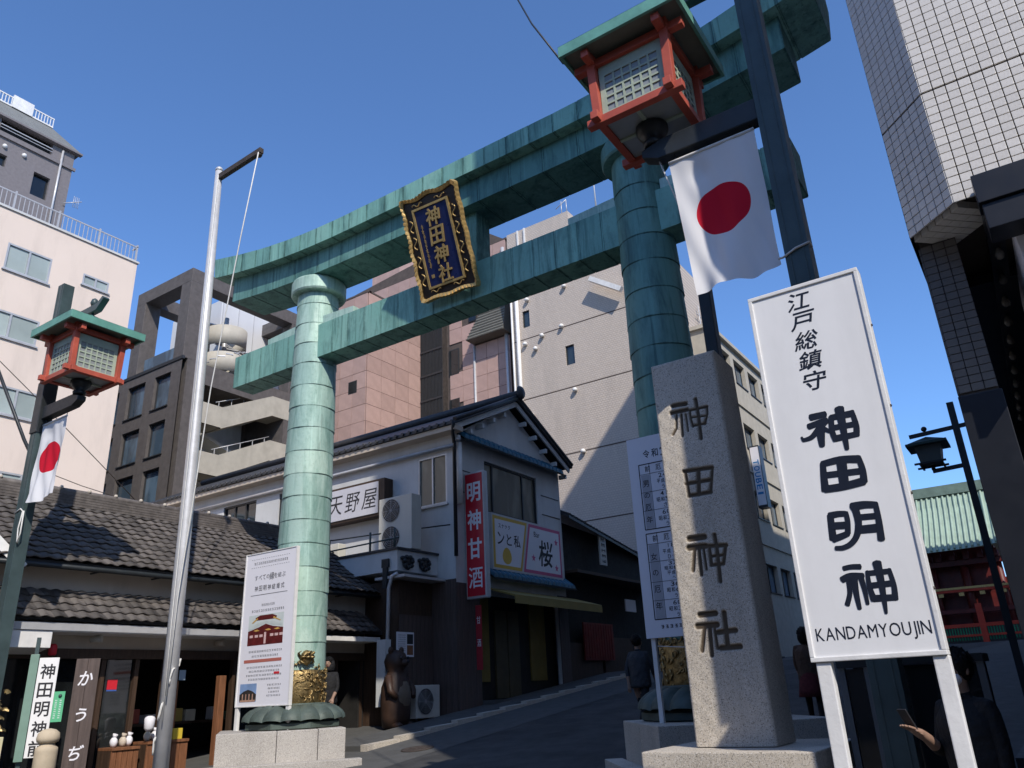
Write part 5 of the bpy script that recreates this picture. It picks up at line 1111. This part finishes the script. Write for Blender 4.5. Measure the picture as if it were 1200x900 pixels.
# ---------------------------------------------------------------- grey tiled tower
tg = NT('grey_tile_wall'); bt_ = tg.n('ShaderNodeTexBrick'); mpg = tg.n('ShaderNodeMapping'); mpg.inputs['Rotation'].default_value = (math.pi/2, 0, 0)
tg.l(tg.co.outputs['Object'], mpg.inputs[0]); tg.l(mpg.outputs[0], bt_.inputs[0]); bt_.inputs['Scale'].default_value = 3.4; bt_.inputs['Mortar Size'].default_value = .035; bt_.inputs['Brick Width'].default_value = .55; bt_.inputs['Row Height'].default_value = .42; bt_.offset = 0.5
bt_.inputs[1].default_value = (.56,.485,.42,1); bt_.inputs[2].default_value = (.52,.45,.39,1); bt_.inputs[3].default_value = (.41,.355,.31,1)
gg = tg.mix(tg.ramp(tg.noise(.5, 7, .7, (1.5,1.5,.25)), (.5,(0,0,0)), (.8,(.35,)*3)), bt_.outputs[0], (.20,.185,.17)); tg.bump(bt_.outputs['Fac'], -.008); GREYT = tg.fin(gg, .8, 0, .3)
gb_ = thing('grey_building', 'tall grey tiled tower with few small windows beyond the torii', 'building', (-19, 42, 0))
xg0, xg1, yg = -23.4, -15.2, 36.
gwin = [(-22.55,-22.05,21.9,23.0),(-19.78,-19.2,18.7,19.9)]
block(gb_, xg0, xg1, yg, 48, 0, 27.4, GREYT, [], gwin, .2)
obj('penthouse', MB().box(xg0,-18.9,yg+.002,47,27.4,28.72), GREYT, gb_)
for h in gwin: window(gb_, V3((0,yg,0)), X_, Z_, *h, .12, 1, DFRAME, GL, .05, None, False)
jl = MB()
for z in (24.9,21.1,17.3,13.5,9.7): jl.box(xg0,xg1,yg-.006,yg-.001,z,z+.07)
obj('expansion_joint', jl, JOINT, gb_)
vn = MB()
for x, z in ((-19.5,23.6),(-22.1,23.55),(-19.85,21.1),(-21.2,20.9),(-21.7,20.2),(-22.4,20.7),(-19.3,17.0),(-22.2,16.2),(-19.1,13.4)): vn.lathe([(.03,-.02),(.13,0),(.15,.10),(.08,.2)], (x,yg-.12,z), 8)
obj('vent_hood', vn, WHITEW, gb_)
pp = MB(); pp.tube([(-22.85,yg-.12,27.2),(-22.85,yg-.12,8)], .12, 8); pp.tube([(-23.25,yg-.1,27.2),(-23.25,yg-.1,8)], .07, 8); pp.box(-22.6,-22.5,yg-.1,yg-.01,26.2,28.7); pp.box(-22.1,-22.0,yg-.1,yg-.01,26.2,28.7); obj('downpipe', pp, WHITEW, gb_)
obj('duct', MB().bar((-17.55,yg-.5,23.3),(-15.7,yg-.5,22.0),.28,.28), WHITEW, gb_)
rr_ = MB(); [rr_.tube([(x,yg+.2,28.7),(x,yg+.2,29.7)], .03, 5) for x in (-19.4,-19.05)]; rr_.tube([(-19.8,yg+.2,29.3),(-19.05,yg+.2,29.7)], .03, 5); rr_.tube([(-17.2,yg+.5,27.4),(-17.2,yg+.5,33.2)], [.06,.02], 6); obj('aerial', rr_, GALV, gb_)
# ---------------------------------------------------------------- beige office up the approach
fb = thing('beige_office', 'beige office block with blue windows up the approach behind stone pillar', 'building', (-20, 58, 0))
xf = -14.; hx = []
for r in range(4):
    z = 20.35-4.6*r*.98
    for k in range(8): y = 45.6+2.95*k; hx.append((y,y+2.25,z-.35,z+1.35))
block(fb, -28, xf, 44, 70, 0, 22.3, BEIGE, hx, [], .35)
for h in hx: window(fb, V3((xf,0,0)), Y_, Z_, *h, .3, 2, DFRAME, GLB, .08)
obj('cornice', MB().box(-28,xf+.25,43.8,70,22.3,22.55), BEIGE, fb); lg = MB(); [lg.box(xf,xf+.1,44,70,z,z+.12) for z in (18.3,13.8,9.3)]; obj('string_course', lg, BEIGE, fb)
an_ = MB(); [an_.tube([(-15,46+k*.6,22.5),(-15,46+k*.6,25)], .04, 5) for k in range(3)]; an_.tube([(-15,45.5,24.2),(-15,48,24.2)], .03, 5); obj('aerial', an_, GALV, fb)
vs_ = thing('blade_sign', 'narrow white blade sign with blue letters on beige office', 'sign', (-13.4, 49, 11.7))
obj('casing', MB().box(xf+.02,xf+.62,48.85,49.6,11.6,15.6), DFRAME, vs_); obj('face', MB().box(xf+.06,xf+.58,48.82,48.849,11.75,15.5), LEADW, vs_)
lt = MB()
for i, ch in enumerate('TOUBEI'): put_glyph(lt, ch, V3((xf+.32,48.82,14.5-.40*i)), -Z_, X_, -Y_, .32, .36, .005, .02)
obj('lettering', lt, M('blue_letters', (.02,.22,.5), .5, .05, 3, 0), vs_)
# ---------------------------------------------------------------- tiled corner building on the right
rb = thing('tiled_building', 'pale tiled corner building rising out of frame at the right', 'building', (6, 20, 0))
xm, Ym, xl2, Yl = .068, 5.0, -.226, 5.295; zb = 4.3; ZT = 34.
tt = NT('square_tile_wall'); TILEW = M('wall_tile', (.71,.675,.625), .35, .05, 3, .12, .0015, 30, 0, .45, rand=.12); MORT = M('tile_joint', (.07,.06,.055), .9, .1, 3, 0)
tb_ = tt.n('ShaderNodeTexBrick'); mp_ = tt.n('ShaderNodeMapping'); mp_.inputs['Rotation'].default_value = (math.pi/2,0,0); tt.l(tt.co.outputs['Object'], mp_.inputs[0]); tt.l(mp_.outputs[0], tb_.inputs[0])
tb_.offset = 0; tb_.inputs['Scale'].default_value = 1; tb_.inputs['Brick Width'].default_value = .0706; tb_.inputs['Row Height'].default_value = .0605; tb_.inputs['Mortar Size'].default_value = .0033
tb_.inputs[1].default_value = (.71,.675,.625,1); tb_.inputs[2].default_value = (.67,.635,.585,1); tb_.inputs[3].default_value = (.07,.06,.055,1); TILEM = tt.fin(tb_.outputs[0], .4, 0, .45)
cy2 = 58.
core = MB(); e = .012
poly = [(xm+.005,Ym+e),(24,Ym+e),(24,cy2),(xl2+e,cy2),(xl2+e,Yl+.005)]
poly = [(a,min(b,36.)) for a,b in poly]; core.prism([(a,b,zb+.05) for a,b in poly], (0,0,ZT-zb-.05)); core.prism([(a,b,zb+.05) for a,b in ((xl2+e,36.01),(24,36.01),(24,cy2),(xl2+e,cy2))], (0,0,26-zb)); core.prism([(a,b,.0) for a,b in ((1.9,Ym+1.0),(24,Ym+1.0),(24,cy2),(1.9,cy2))], (0,0,zb+.049))
rbw = obj('wall', core, MORT, rb)
up = MB(); up.quad((xm,Ym,8.1),(24,Ym,8.1),(24,Ym,ZT),(xm,Ym,ZT)); up.quad((1.41,Ym,zb),(24,Ym,zb),(24,Ym,8.1),(1.41,Ym,8.1)); up.quad((xl2,Yl,8.1),(xm,Ym,8.1),(xm,Ym,ZT),(xl2,Yl,ZT)); up.quad((xl2,36,zb),(xl2,Yl,zb),(xl2,Yl,ZT),(xl2,36,ZT)); up.quad((xl2,cy2,zb),(xl2,36.01,zb),(xl2,36.01,26),(xl2,cy2,26))
obj('tiled_wall', up, TILEM, rb)
cand = []
Rc = V3((xm-xl2,Ym-Yl,0)).normalized(); Lc = math.hypot(xm-xl2,Ym-Yl); nc = 6; pc = Lc/nc; ph_ = .0605
def zrow(j): return zb+j*ph_+(.010 if j >= 14 else 0)
for j in range(63):
    for i in range(nc): cand.append((V3((xl2,Yl,zrow(j)))+Rc*(i*pc), Rc, pc, j))
    for i in range(19): cand.append((V3((xm+i*.0706,Ym,zrow(j))), X_, .0706, j))
def vis(c):
    d = c[0]-V3((0,0,1.6)); wz = d.dot(fw)
    if wz <= 0: return False
    x = 600+915*d.dot(rr)/wz; y = 450-915*d.dot(uu)/wz
    return x < 1215 and y > -15
cv_ = [c for c in cand if vis(c)]; cv_.sort(key=lambda c: (c[0]-V3((0,0,1.6))).length); 
tm1 = MB().obox(V3((0,0,0)),X_,Y_,Z_,.003,pc-.003,.003,ph_-.003,0,.012).mesh('wall_tile', (0,0,0), .002); tm1.materials.append(TILEW)
tm2 = MB().obox(V3((0,0,0)),X_,Y_,Z_,.003,.0706-.003,.003,ph_-.003,0,.012).mesh('wall_tile', (0,0,0), .002); tm2.materials.append(TILEW)
for p, R_, w_, j in cv_[:300]:
    N_ = R_.cross(Z_); q = p-N_*.012+N_*random.uniform(0,.0015)
    inst('wall_tile', tm1 if R_ is Rc else tm2, rbw, Matrix(((R_.x,0,N_.x,q.x),(R_.y,0,N_.y,q.y),(R_.z,1,N_.z,q.z),(0,0,0,1))))
rest = MB(); done = {id(c) for c in cv_[:300]}
for c in cand:
    if id(c) in done: continue
    p, R_, w_, j = c; N_ = R_.cross(Z_); rest.obox(p,R_,Z_,N_,.003,w_-.003,.003,ph_-.003,-.012,random.uniform(0,.0015))
stuff(obj('wall_tile', rest, TILEW, rbw))
# soffit and pier under the overhang
so_ = MB()
for i in range(nc):
    for k in range(4): a = V3((xl2,Yl,zb))+Rc*(i*pc); d = V3((.055*k+.02,.055*k+.05,-.012)); so_.add([a+d+Rc*.004+Z_*0, a+d+Rc*(pc-.004), a+d+Rc*(pc-.004)+V3((.052,.052,0)), a+d+Rc*.004+V3((.052,.052,0)), a+d+Rc*.004+Z_*.05, a+d+Rc*(pc-.004)+Z_*.05, a+d+Rc*(pc-.004)+V3((.052,.052,.05)), a+d+Rc*.004+V3((.052,.052,.05))], [(3,2,1,0),(0,1,5,4),(1,2,6,5),(2,3,7,6),(3,0,4,7)])
obj('soffit_tile', so_, TILEW, rb)
pier = MB(); pier.box(-.19,.025,5.44,6.1,0,zb+.045); pr_ = obj('pier', pier, MORT, rb)
pt = MB()
for j in range(80):
    for i in range(3): (pt.box(-.19+.0717*i+.003,-.19+.0717*(i+1)-.003,5.428,5.4399,.04+.053*j,.04+.053*j+.048) if j > 59 else None)
    for i in range(7): (pt.box(-.202,-.1901,5.44+.094*i+.003,5.44+.094*(i+1)-.003,.04+.053*j,.04+.053*j+.048) if j > 59 else None)
stuff(obj('pier_tile', pt, M('brown_grey_tile', (.15,.135,.12), .5, .08, 3, .2), pr_))
BLK = M('black_metal', (.012,.014,.02), .4, .15, 3, .2)
obj('pier_cladding', MB().box(-.204,.04,5.426,6.12,0,3.2), BLK, rb, .004); cn = MB(); cn.box(.185,24,4.82,4.99,4.15,4.34); cn.box(.2,24,4.84,5.05,3.98,4.145); obj('black_fascia', cn, BLK, rb, .004)
bmz = MB(); bmz.box(.40,1.85,5.9,58,0,4.27); bmz.box(.03,.40,10.4,10.6,0,4.27); bmz.box(-.19,.40,6.13,10.4,4.2,4.27); obj('dark_entrance', bmz, BLK, rb)
bmz = MB(); bmz.hexa([(.20,5.06,4.17),(.30,5.06,4.17),(.21,10.3,4.17),(.11,10.3,4.17),(.20,5.06,4.26),(.30,5.06,4.26),(.21,10.3,4.26),(.11,10.3,4.26)]); bl_ = obj('bulb_beam', bmz, BLK, rb)
bw_ = M('clear_bulb', (.16,.15,.135), .2, .05, 3, 0)
for i in range(12): q = i/11; obj('bulb', MB().lathe([(.012,.06),(.016,.045),(.028,.018),(.031,0),(.02,-.026),(.003,-.034)], (.249-.088*q,5.12+4.7*q,4.12), 10), bw_, bl_)
obj('white_panel', MB().box(.325,.37,5.07,6.6,3.45,4.16), LEADW, rb, .006)
# ---------------------------------------------------------------- shrine gate at the top
gt = thing('shrine_gate', 'distant vermilion shrine gate with ribbed green copper roof', 'gate', (-8.7, 71, gz(70)))
z0 = gz(70); YG = 70.
xR, xL = -2.0, -15.4
GR = M('green_copper_roof', (.33,.43,.35), .55, .12, 1.2, .25); DR = M('dark_red_lacquer', (.11,.012,.010), .5, .3, 3, .3); ORG = M('bright_vermilion', (.55,.05,.02), .5, .1, 3, .1)
rf = MB(); rf.grid(lambda u, v: (xL-.6+(xR-xL+1.2)*u+(0 if v < .99 else 0), YG+3.2-5.6*v, 15.2-5.2*(v**.8)+.35*abs(2*u-1)**4*v), 24, 8, True); rf.grid(lambda u, v: (xL-.6+(xR-xL+1.2)*u, YG+3.2+5.6*v, 15.2-5.2*(v**.8)), 10, 5); roof = obj('roof', rf, GR, gt)
for i in range(38):
    u = i/37; rm = MB().tube([(xL-.6+(xR-xL+1.2)*u, YG+3.2-5.6*v, 15.28-5.2*(v**.8)+.35*abs(2*u-1)**4*v) for v in (0,.2,.4,.6,.8,1)], .09, 6); obj('roof_rib', rm, GR, roof)
obj('ridge', MB().box(xL-.9,xR+.9,YG+2.9,YG+3.5,15.15,15.95), M('ridge_dark', (.14,.2,.17), .6, .2, 2, .3), roof)
obj('gable_verge', MB().tube([(xR+.75,YG+3.2-5.7*v,15.35-5.2*(v**.8)+.35*v) for v in (0,.25,.5,.75,1)], .22, 8), GR, roof)
w_ = MB(); w_.box(xL+1,xR-1,YG+1.5,YG+5,z0+.5,10.5); obj('wall', w_, DR, gt)
for i in range(6): x = xL+1+(xR-xL-2)*i/5; obj('column', MB().tube([(x,YG+.4,z0),(x,YG+.4,10)], .3, 12), DR, gt)
for z, m_, h_ in ((7.35,GOLDP,.16),(7.15,ORG,.18),(9.1,DR,.4),(5.6,DR,.3)): obj('beam', MB().box(xL+.4,xR-.2,YG-.1,YG+.5,z,z+h_), m_, gt)
for i in range(14): obj('bracket', MB().box(xL+.8+.95*i,xL+1.2+.95*i,YG-.4,YG+.3,9.5,10.1), DR, gt)
for i in range(9): obj('roof_boss', MB().box(xL+1+1.4*i,xL+1.35+1.4*i,YG-.16,YG-.11,6.85,7.1), GOLDP, gt)
bl = MB(); [bl.box(xL+6+.18*i,xL+6.06+.18*i,YG-2,YG-1.95,z0+.1,z0+1.0) for i in range(44)]; obj('green_picket', bl, M('bright_green_paint', (.03,.35,.16), .5, .1, 3, 0), gt)
bl = MB(); bl.box(xL+5.8,xR-.2,YG-2.05,YG-1.9,z0+1.0,z0+1.25); bl.box(xL+5.8,xR-.2,YG-2.05,YG-1.9,z0+.35,z0+.5); bl.box(-5.0,-4.6,YG-2.2,YG-1.8,z0-.2,z0+2.6); obj('red_rail', bl, ORG, gt)
obj('side_wing', MB().box(xR-.4,5,YG+1,YG+4,z0,10.5), DR, gt); obj('terrace_wall', MB().box(-40,30,YG+6,YG+6.4,z0-.2,8.5), DR, gt); obj('terrace_step', MB().box(xL+5.5,6,YG-1.6,YG+.9,z0-.1,z0+1.0), DSTONE, gt); obj('wing_rail', MB().box(xR-.2,5,YG-.6,YG-.4,8.0,8.5), ORG, gt)
# far lantern post in silhouette
fl_ = thing('lantern_post', 'slim dark lantern post standing up the approach beside tiled building', 'street lamp', (-.65, 14, gz(14)))
Y = 14.; obj('post', MB().box(-.71,-.61,Y-.05,Y+.05,gz(14),5.66), POSTD, fl_)
ua = MB(); ua.bar((-1.36,Y,5.22),(-.50,Y,5.26),.05,.06); obj('upper_arm', ua, POSTD, fl_); la_ = MB(); la_.bar((-1.14,Y,4.60),(-.66,Y,4.62),.05,.06); obj('lower_arm', la_, POSTD, fl_)
rf = MB(); rf.add([(-1.40,Y-.28,5.04),(-.84,Y-.28,5.04),(-.84,Y+.28,5.04),(-1.40,Y+.28,5.04),(-1.12,Y,5.18)], [(3,2,1,0),(0,1,4),(1,2,4),(2,3,4),(3,0,4)]); rf.box(-1.42,-.82,Y-.3,Y+.3,5.0,5.038); obj('lantern_roof', rf, M('dark_green_roof', (.02,.05,.045), .5, .1, 3, .1), fl_)
obj('lantern_body', MB().hexa([(-1.27,Y-.15,4.72),(-.97,Y-.15,4.72),(-.97,Y+.15,4.72),(-1.27,Y+.15,4.72),(-1.31,Y-.19,5.0),(-.93,Y-.19,5.0),(-.93,Y+.19,5.0),(-1.31,Y+.19,5.0)]), M('dim_lamp_panel', (.08,.10,.10), .4, .1, 3, .1), fl_)
fb_ = MB(); fb_.box(-1.36,-.9,Y-.2,Y-.17,4.70,4.73); fb_.box(-1.36,-.9,Y+.17,Y+.2,4.70,4.73); fb_.box(-1.29,-1.26,Y-.25,Y+.25,4.685,4.715); fb_.box(-.98,-.95,Y-.25,Y+.25,4.685,4.715); fb_.tube([(-1.12,Y,4.62),(-1.12,Y,4.70)], .03, 8); obj('lantern_frame', fb_, POSTD, fl_)
obj('finial', MB().ball((-1.12,Y,5.31), .045, 8, 6), POSTD, fl_)
# glazed case behind the signboard
gc = thing('glass_case', 'low glazed display case with aluminium posts behind the white signboard', 'display case', (-1.2, 7.4, 0))
gx0, gx1, gy = -1.62, -.60, 7.3
for x in (gx0, -1.42, -.74, gx1): obj('post', MB().box(x-.025,x+.025,gy-.03,gy+.03,0,1.66), M('case_aluminium', (.16,.18,.20), .35, .1, 3, .1, 0, 1, .5), gc)
obj('top', MB().box(gx0-.03,gx1+.03,gy-.05,gy+.5,1.66,1.72), POSTD, gc); obj('back', MB().box(gx0,gx1,gy+.42,gy+.5,0,1.659), DARK, gc)
obj('glass', MB().box(gx0+.03,gx1-.03,gy-.008,gy+.008,.1,1.65), GLD, gc); obj('shelf_board', MB().box(-1.38,-.78,gy+.03,gy+.06,.4,1.38), M('grey_green_card', (.07,.085,.09), .6, .1, 3, .1), gc)
pw = thing('low_wall', 'low dark grey wall beside the tiled building', 'wall', (-.4, 9.5, gz(9.5))); obj('body', MB().box(-.62,-.24,8.6,40,0,gz(12)+.35), M('grey_blue_stone', (.045,.048,.055), .7, .15, 2, .3), pw)
# ---------------------------------------------------------------- unseen buildings added behind the viewer, sized to hold back sky light
for i, (xa, xb, hh_, mm_, lb) in enumerate(((-95,-62,13,DBRICK,'unseen brick office added across the street far to the left to block sky'),(-61,-34,16,BEIGE,'unseen beige office added across the street to the left to block sky'),(-33,-9,14,DSTONE,'unseen dark stone office added behind the viewer to block sky'),(-8,16,17,DBRICK,'unseen tall brick office added behind the viewer to block sky'),(17,44,13,BEIGE,'unseen beige office added across the street to the right to block sky'),(45,80,12,DSTONE,'unseen dark office added across the street far to the right to block sky'))):
    ob_ = thing('sky_block_building', lb, 'building', ((xa+xb)/2, -30, 0)); wl = MB()
    nfl = int(hh_/3.6); hol = [(2+3.2*k, 4.2+3.2*k, 1+3.6*f, 2.9+3.6*f) for f in range(nfl) for k in range(int((xb-xa-4)/3.2))]
    facade(wl, V3((xb,-20,0)), -X_, Z_, xb-xa, hh_, hol, .2); wl.box(xa,xb,-40,-20.25,0,hh_); obj('wall', wl, mm_, ob_)
    pn_ = MB()
    for a, b, c, e in hol: pn_.box(xb-b,xb-a,-20.2,-20.17,c,e)
    stuff(obj('window_pane', pn_, GL, ob_))
# ---------------------------------------------------------------- cables
wire('overhead_cable', 'thin black cable running up from the lantern roof into the sky', [(-3.2,6.3,8.3),(-3.75,6.6,9.5),(-4.5,7.0,11.5)], .012, POSTD)
wire('overhead_cable', 'thick grey cable sloping past the cream block behind the shop roof', [(-24,9.0,11.5),(-23.5,10.1,9.0),(-23,11.1,7.0),(-22.6,12.2,6.0)], .05, POSTD)
wire('overhead_cable', 'thin cable crossing the cream wall above the shop roof', [(-26,8.5,13.2),(-25.6,11,11.2),(-25.2,13,9.5),(-25,14.6,8.2)], .014, RUST)
wire('overhead_cable', 'pair-side thin cable low across the cream wall', [(-26,11.5,9.0),(-25.6,13.0,8.55),(-25.2,14.6,8.2)], .014, RUST)
wire('overhead_cable', 'black cable strung across the white house above annex', [(-19.5,16.0,6.15),(-17,16.1,5.95),(-15.2,16.6,6.0),(-13.7,17.4,6.1)], .02, POSTD)
wire('guy_wire', 'thin pale wire from the lantern arm down behind the flag', [(-2.30,6.5,6.65),(-2.1,6.6,5.7)], .008, ROPE)
tag(obj('red_pennant', MB().prism([(-19.0,14.4,6.35),(-19.0,14.75,6.5),(-18.9,14.9,6.25),(-19.05,14.5,6.2)], (.12,0,.02)), RED, None, 0, (-19,14.5,6.3)), 'small red cloth on the shop roof ridge end', 'cloth')
# ---------------------------------------------------------------- people
SKIN = M('skin', (.27,.17,.125), .55, .06, 4, .0); HAIR = M('dark_hair', (.012,.01,.009), .5, .3, 14, 0, .02, 45, stretch=(1,1,.2))
def person(label, pos, h, face, top, legs, shoes, stride=0, armL=(0,0), armR=(0,0), phone=False, hood=None, skirt=None, mask=False, lean=0):
    # joints: body faces +X before turning by `face`
    t = thing('person', label, 'person', pos, None); k = h/1.72
    J = {}; E = []
    def j(n, x, y, z, r, par=None): J[n] = (V3((x*k, y*k, z*k)), r*k, par)
    j('pel',0,0,.93,.135); j('spi',lean*.3,0,1.10,.125,'pel'); j('che',lean*.7,0,1.30,.145,'spi'); j('nk0',lean,0,1.44,.065,'che'); j('nk',lean*1.1+.01,0,1.50,.052,'nk0'); j('hd',lean*1.2+.02,0,1.60,.088,'nk'); j('ht',lean*1.2+.015,0,1.67,.07,'hd')
    for s, n, (fa, ef) in ((1,'L',armL),(-1,'R',armR)):
        j('sh'+n,lean*.8,s*.175,1.38,.062,'che')
        ex = lean*.8+.27*math.sin(fa); ez = 1.38-.27*math.cos(fa); j('el'+n,ex,s*.215,ez,.046,'sh'+n)
        wx = ex+.24*math.sin(fa+ef); wz = ez-.24*math.cos(fa+ef); wy = s*(.215-.10*min(1,ef)); j('wr'+n,wx,wy,wz,.032,'el'+n)
        dx, dz = math.sin(fa+ef), -math.cos(fa+ef); j('pa'+n,wx+.07*dx,wy,wz+.07*dz,.034,'wr'+n)
        for q in range(4): 
            o = (q-1.5)*.019; L = (.075,.085,.08,.062)[q]
            j('f%d%s' % (q,n),wx+.115*dx,wy+o,wz+.115*dz,.0095,'pa'+n); j('g%d%s' % (q,n),wx+(.115+L*.6)*dx+.02,wy+o*1.05,wz+(.115+L*.6)*dz,.008,'f%d%s' % (q,n))
        j('t0'+n,wx+.06*dx+.02,wy-s*.04,wz+.06*dz,.012,'pa'+n); j('t1'+n,wx+.10*dx+.035,wy-s*.055,wz+.10*dz,.009,'t0'+n)
        st_ = s*stride; j('hp'+n,0,s*.09,.88,.098,'pel'); j('kn'+n,st_*.5+.02,s*.095,.50,.062,'hp'+n); j('an'+n,st_-(.06 if st_ < 0 else 0),s*.095,.09+(.06 if st_ < -.05 else 0),.042,'kn'+n); j('to'+n,st_+.14,s*.105,.045,.042,'an'+n)
    names = list(J); me = bpy.data.meshes.new('p'); me.from_pydata([J[n][0] for n in names], [(names.index(n), names.index(J[n][2])) for n in names if J[n][2]], [])
    o = bpy.data.objects.new('p', me); col.objects.link(o); md = o.modifiers.new('s', 'SKIN'); md.use_smooth_shade = True; sb = o.modifiers.new('b', 'SUBSURF'); sb.levels = sb.render_levels = 2
    for i, n in enumerate(names): sv_ = me.skin_vertices[0].data[i]; sv_.radius = (J[n][1], J[n][1]*(1.12 if n in ('pel','che') else 1)); sv_.use_root = (n == 'pel')
    m2 = bpy.data.meshes.new_from_object(o.evaluated_get(bpy.context.evaluated_depsgraph_get())); bpy.data.objects.remove(o); bpy.data.meshes.remove(me)
    m2.name = 'body'; m2.materials.clear(); [m2.materials.append(x) for x in (SKIN, top, legs, shoes)]
    jp = [(n, J[n][0]) for n in names]
    for p in m2.polygons:
        c = p.center; n = min(jp, key=lambda q: (q[1]-c).length)[0]
        p.material_index = 0 if (n in ('nk','hd','ht') or n[:2] in ('wr','pa','t0','t1') or n[0] in 'fg') else 3 if n[:2] in ('an','to') and c.z < .1*k else 2 if n[:2] in ('hp','kn','an','to') or (n == 'pel' and c.z < .9*k) else 1
        p.use_smooth = True
    Rz = Matrix.Rotation(face, 4, 'Z')
    b = bpy.data.objects.new('body', m2); col.objects.link(b); b.parent = t; b.matrix_local = Rz
    def part(name, mb, mat): q = obj(name, mb.mesh(name), mat, t); q.matrix_local = Rz; return q
    hx_ = (lean*1.2+.0)*k
    hm = MB(); hm.ball((hx_-.012*k,0,1.635*k), .108*k, 14, 9, 1.05, .95, 1.08)
    if skirt: hm.ball((hx_-.03*k,0,1.56*k), .112*k, 14, 9, .9, 1.0, 1.25)
    for q in range(40): a = random.uniform(0,6.28); e_ = random.uniform(.1,1.3); p0_ = V3((hx_-.012*k+.11*k*math.cos(a)*math.cos(e_), .102*k*math.sin(a)*math.cos(e_), 1.635*k+.117*k*math.sin(e_))); hm.tube([p0_, p0_+V3((.012*math.cos(a), .012*math.sin(a), -.03))], [.012*k,.004*k], 5); hc = part('hood' if hood else 'hair', hm, hood or HAIR)
    if hood: hm2 = MB().lathe([(.085*k,1.44*k),(.12*k,1.48*k),(.125*k,1.58*k),(.11*k,1.66*k)], (hx_-.03*k,0,0), 14); part('hood_collar', hm2, hood)
    fc = MB(); fc.ball((hx_+.035*k,0,1.595*k), .085*k, 12, 8, .95, .86, 1.12); f_ = part('face', fc, SKIN)
    ey = MB(); [ey.ball((hx_+.108*k,s*.032*k,1.62*k), .010*k, 6, 4) for s in (-1,1)]; part('eye', ey, HAIR)
    if mask: part('face_mask', MB().ball((hx_+.062*k,0,1.555*k), .07*k, 12, 8, .95, 1.05, .8), LEADW)
    else:
        ns_ = MB(); ns_.ball((hx_+.118*k,0,1.59*k), .016*k, 6, 5, 1, .8, 1.4); part('nose', ns_, SKIN); part('mouth', MB().box(hx_+.108*k,hx_+.114*k,-.022*k,.022*k,1.548*k,1.555*k), M('lips', (.3,.1,.08), .5, .05, 3, 0))
    er = MB(); [er.ball((hx_+.0*k,s*.088*k,1.60*k), .026*k, 7, 5, .6, .4, 1.2) for s in (-1,1)]; part('ear', er, SKIN)
    if skirt: part('skirt', MB().lathe([(.135*k,1.03*k),(.19*k,.9*k),(.23*k,.68*k),(.25*k,.56*k),(.21*k,.56*k)], (0,0,0), 20), skirt)
    jk = MB().lathe([(.155*k,.80*k),(.172*k,.86*k),(.160*k,1.02*k),(.17*k,1.2*k),(.165*k,1.32*k),(.10*k,1.43*k)], (0,0,0), 18)
    for v in jk.v: v.y *= 1.22; v.x += lean*k*max(0, (v.z/k-.93)/.5)
    part('jacket', jk, top)
    return t, Rz, J, k
BLKC = M('black_cloth', (.012,.012,.014), .85, .2, 5, 0, .05, 7); NAVC = M('navy_cloth', (.015,.018,.03), .85, .2, 5, 0, .05, 7); BRNC = M('brown_knit', (.10,.062,.045), .9, .15, 9, 0, .04, 8); REDC = M('dark_red_check', (.10,.02,.025), .9, .3, 14, 0); GRYC = M('grey_cloth', (.04,.043,.05), .9, .15, 5, 0, .05, 7); SHOE = M('shoe', (.02,.018,.018), .6, .1, 4, 0); SHOEW = M('pale_shoe', (.4,.4,.4), .6, .1, 4, 0)
person('person in black hooded jacket standing by the sunlit torii pillar', (-14.0,13.25,gz(13.25)), 1.86, -1.0, BLKC, BLKC, SHOE, .02, (.2,.5), (.1,.7), False, BLKC)
person('person in dark clothes walking past the notice board on the approach', (-6.75,14.2,gz(14.2)), 1.74, 1.5, GRYC, BLKC, SHOE, .26, (-.35,.3), (.35,.35))
person('person in brown knit top and dark red skirt walking up the approach', (-3.72,14.4,gz(14.4)), 1.62, 1.75, BRNC, BLKC, SHOEW, .18, (.25,.3), (-.25,.3), False, None, REDC)
tp_, Rz_, J_, k_ = person('person in black jacket and white mask holding a phone behind the signboard', (-.62,6.02,0), 1.72, -2.2, BLKC, BLKC, SHOE, .03, (.05,.12), (.15,1.9), True, None, None, True, .03)
hnd = J_['paR'][0]; pc_ = Rz_ @ hnd+V3(tp_['_l'])
ph_t = MB().box(-.005,.005,-.036,.036,-.02,.12).mesh('phone', (0,0,0), .004); phn = obj('phone', ph_t, INK, None); phn.matrix_world = Matrix.Translation(pc_+V3((-.02,-.03,.03))) @ Rz_ @ Matrix.Rotation(.5, 4, 'Y'); tag(phn, 'dark phone held by the masked person behind the signboard', 'phone')
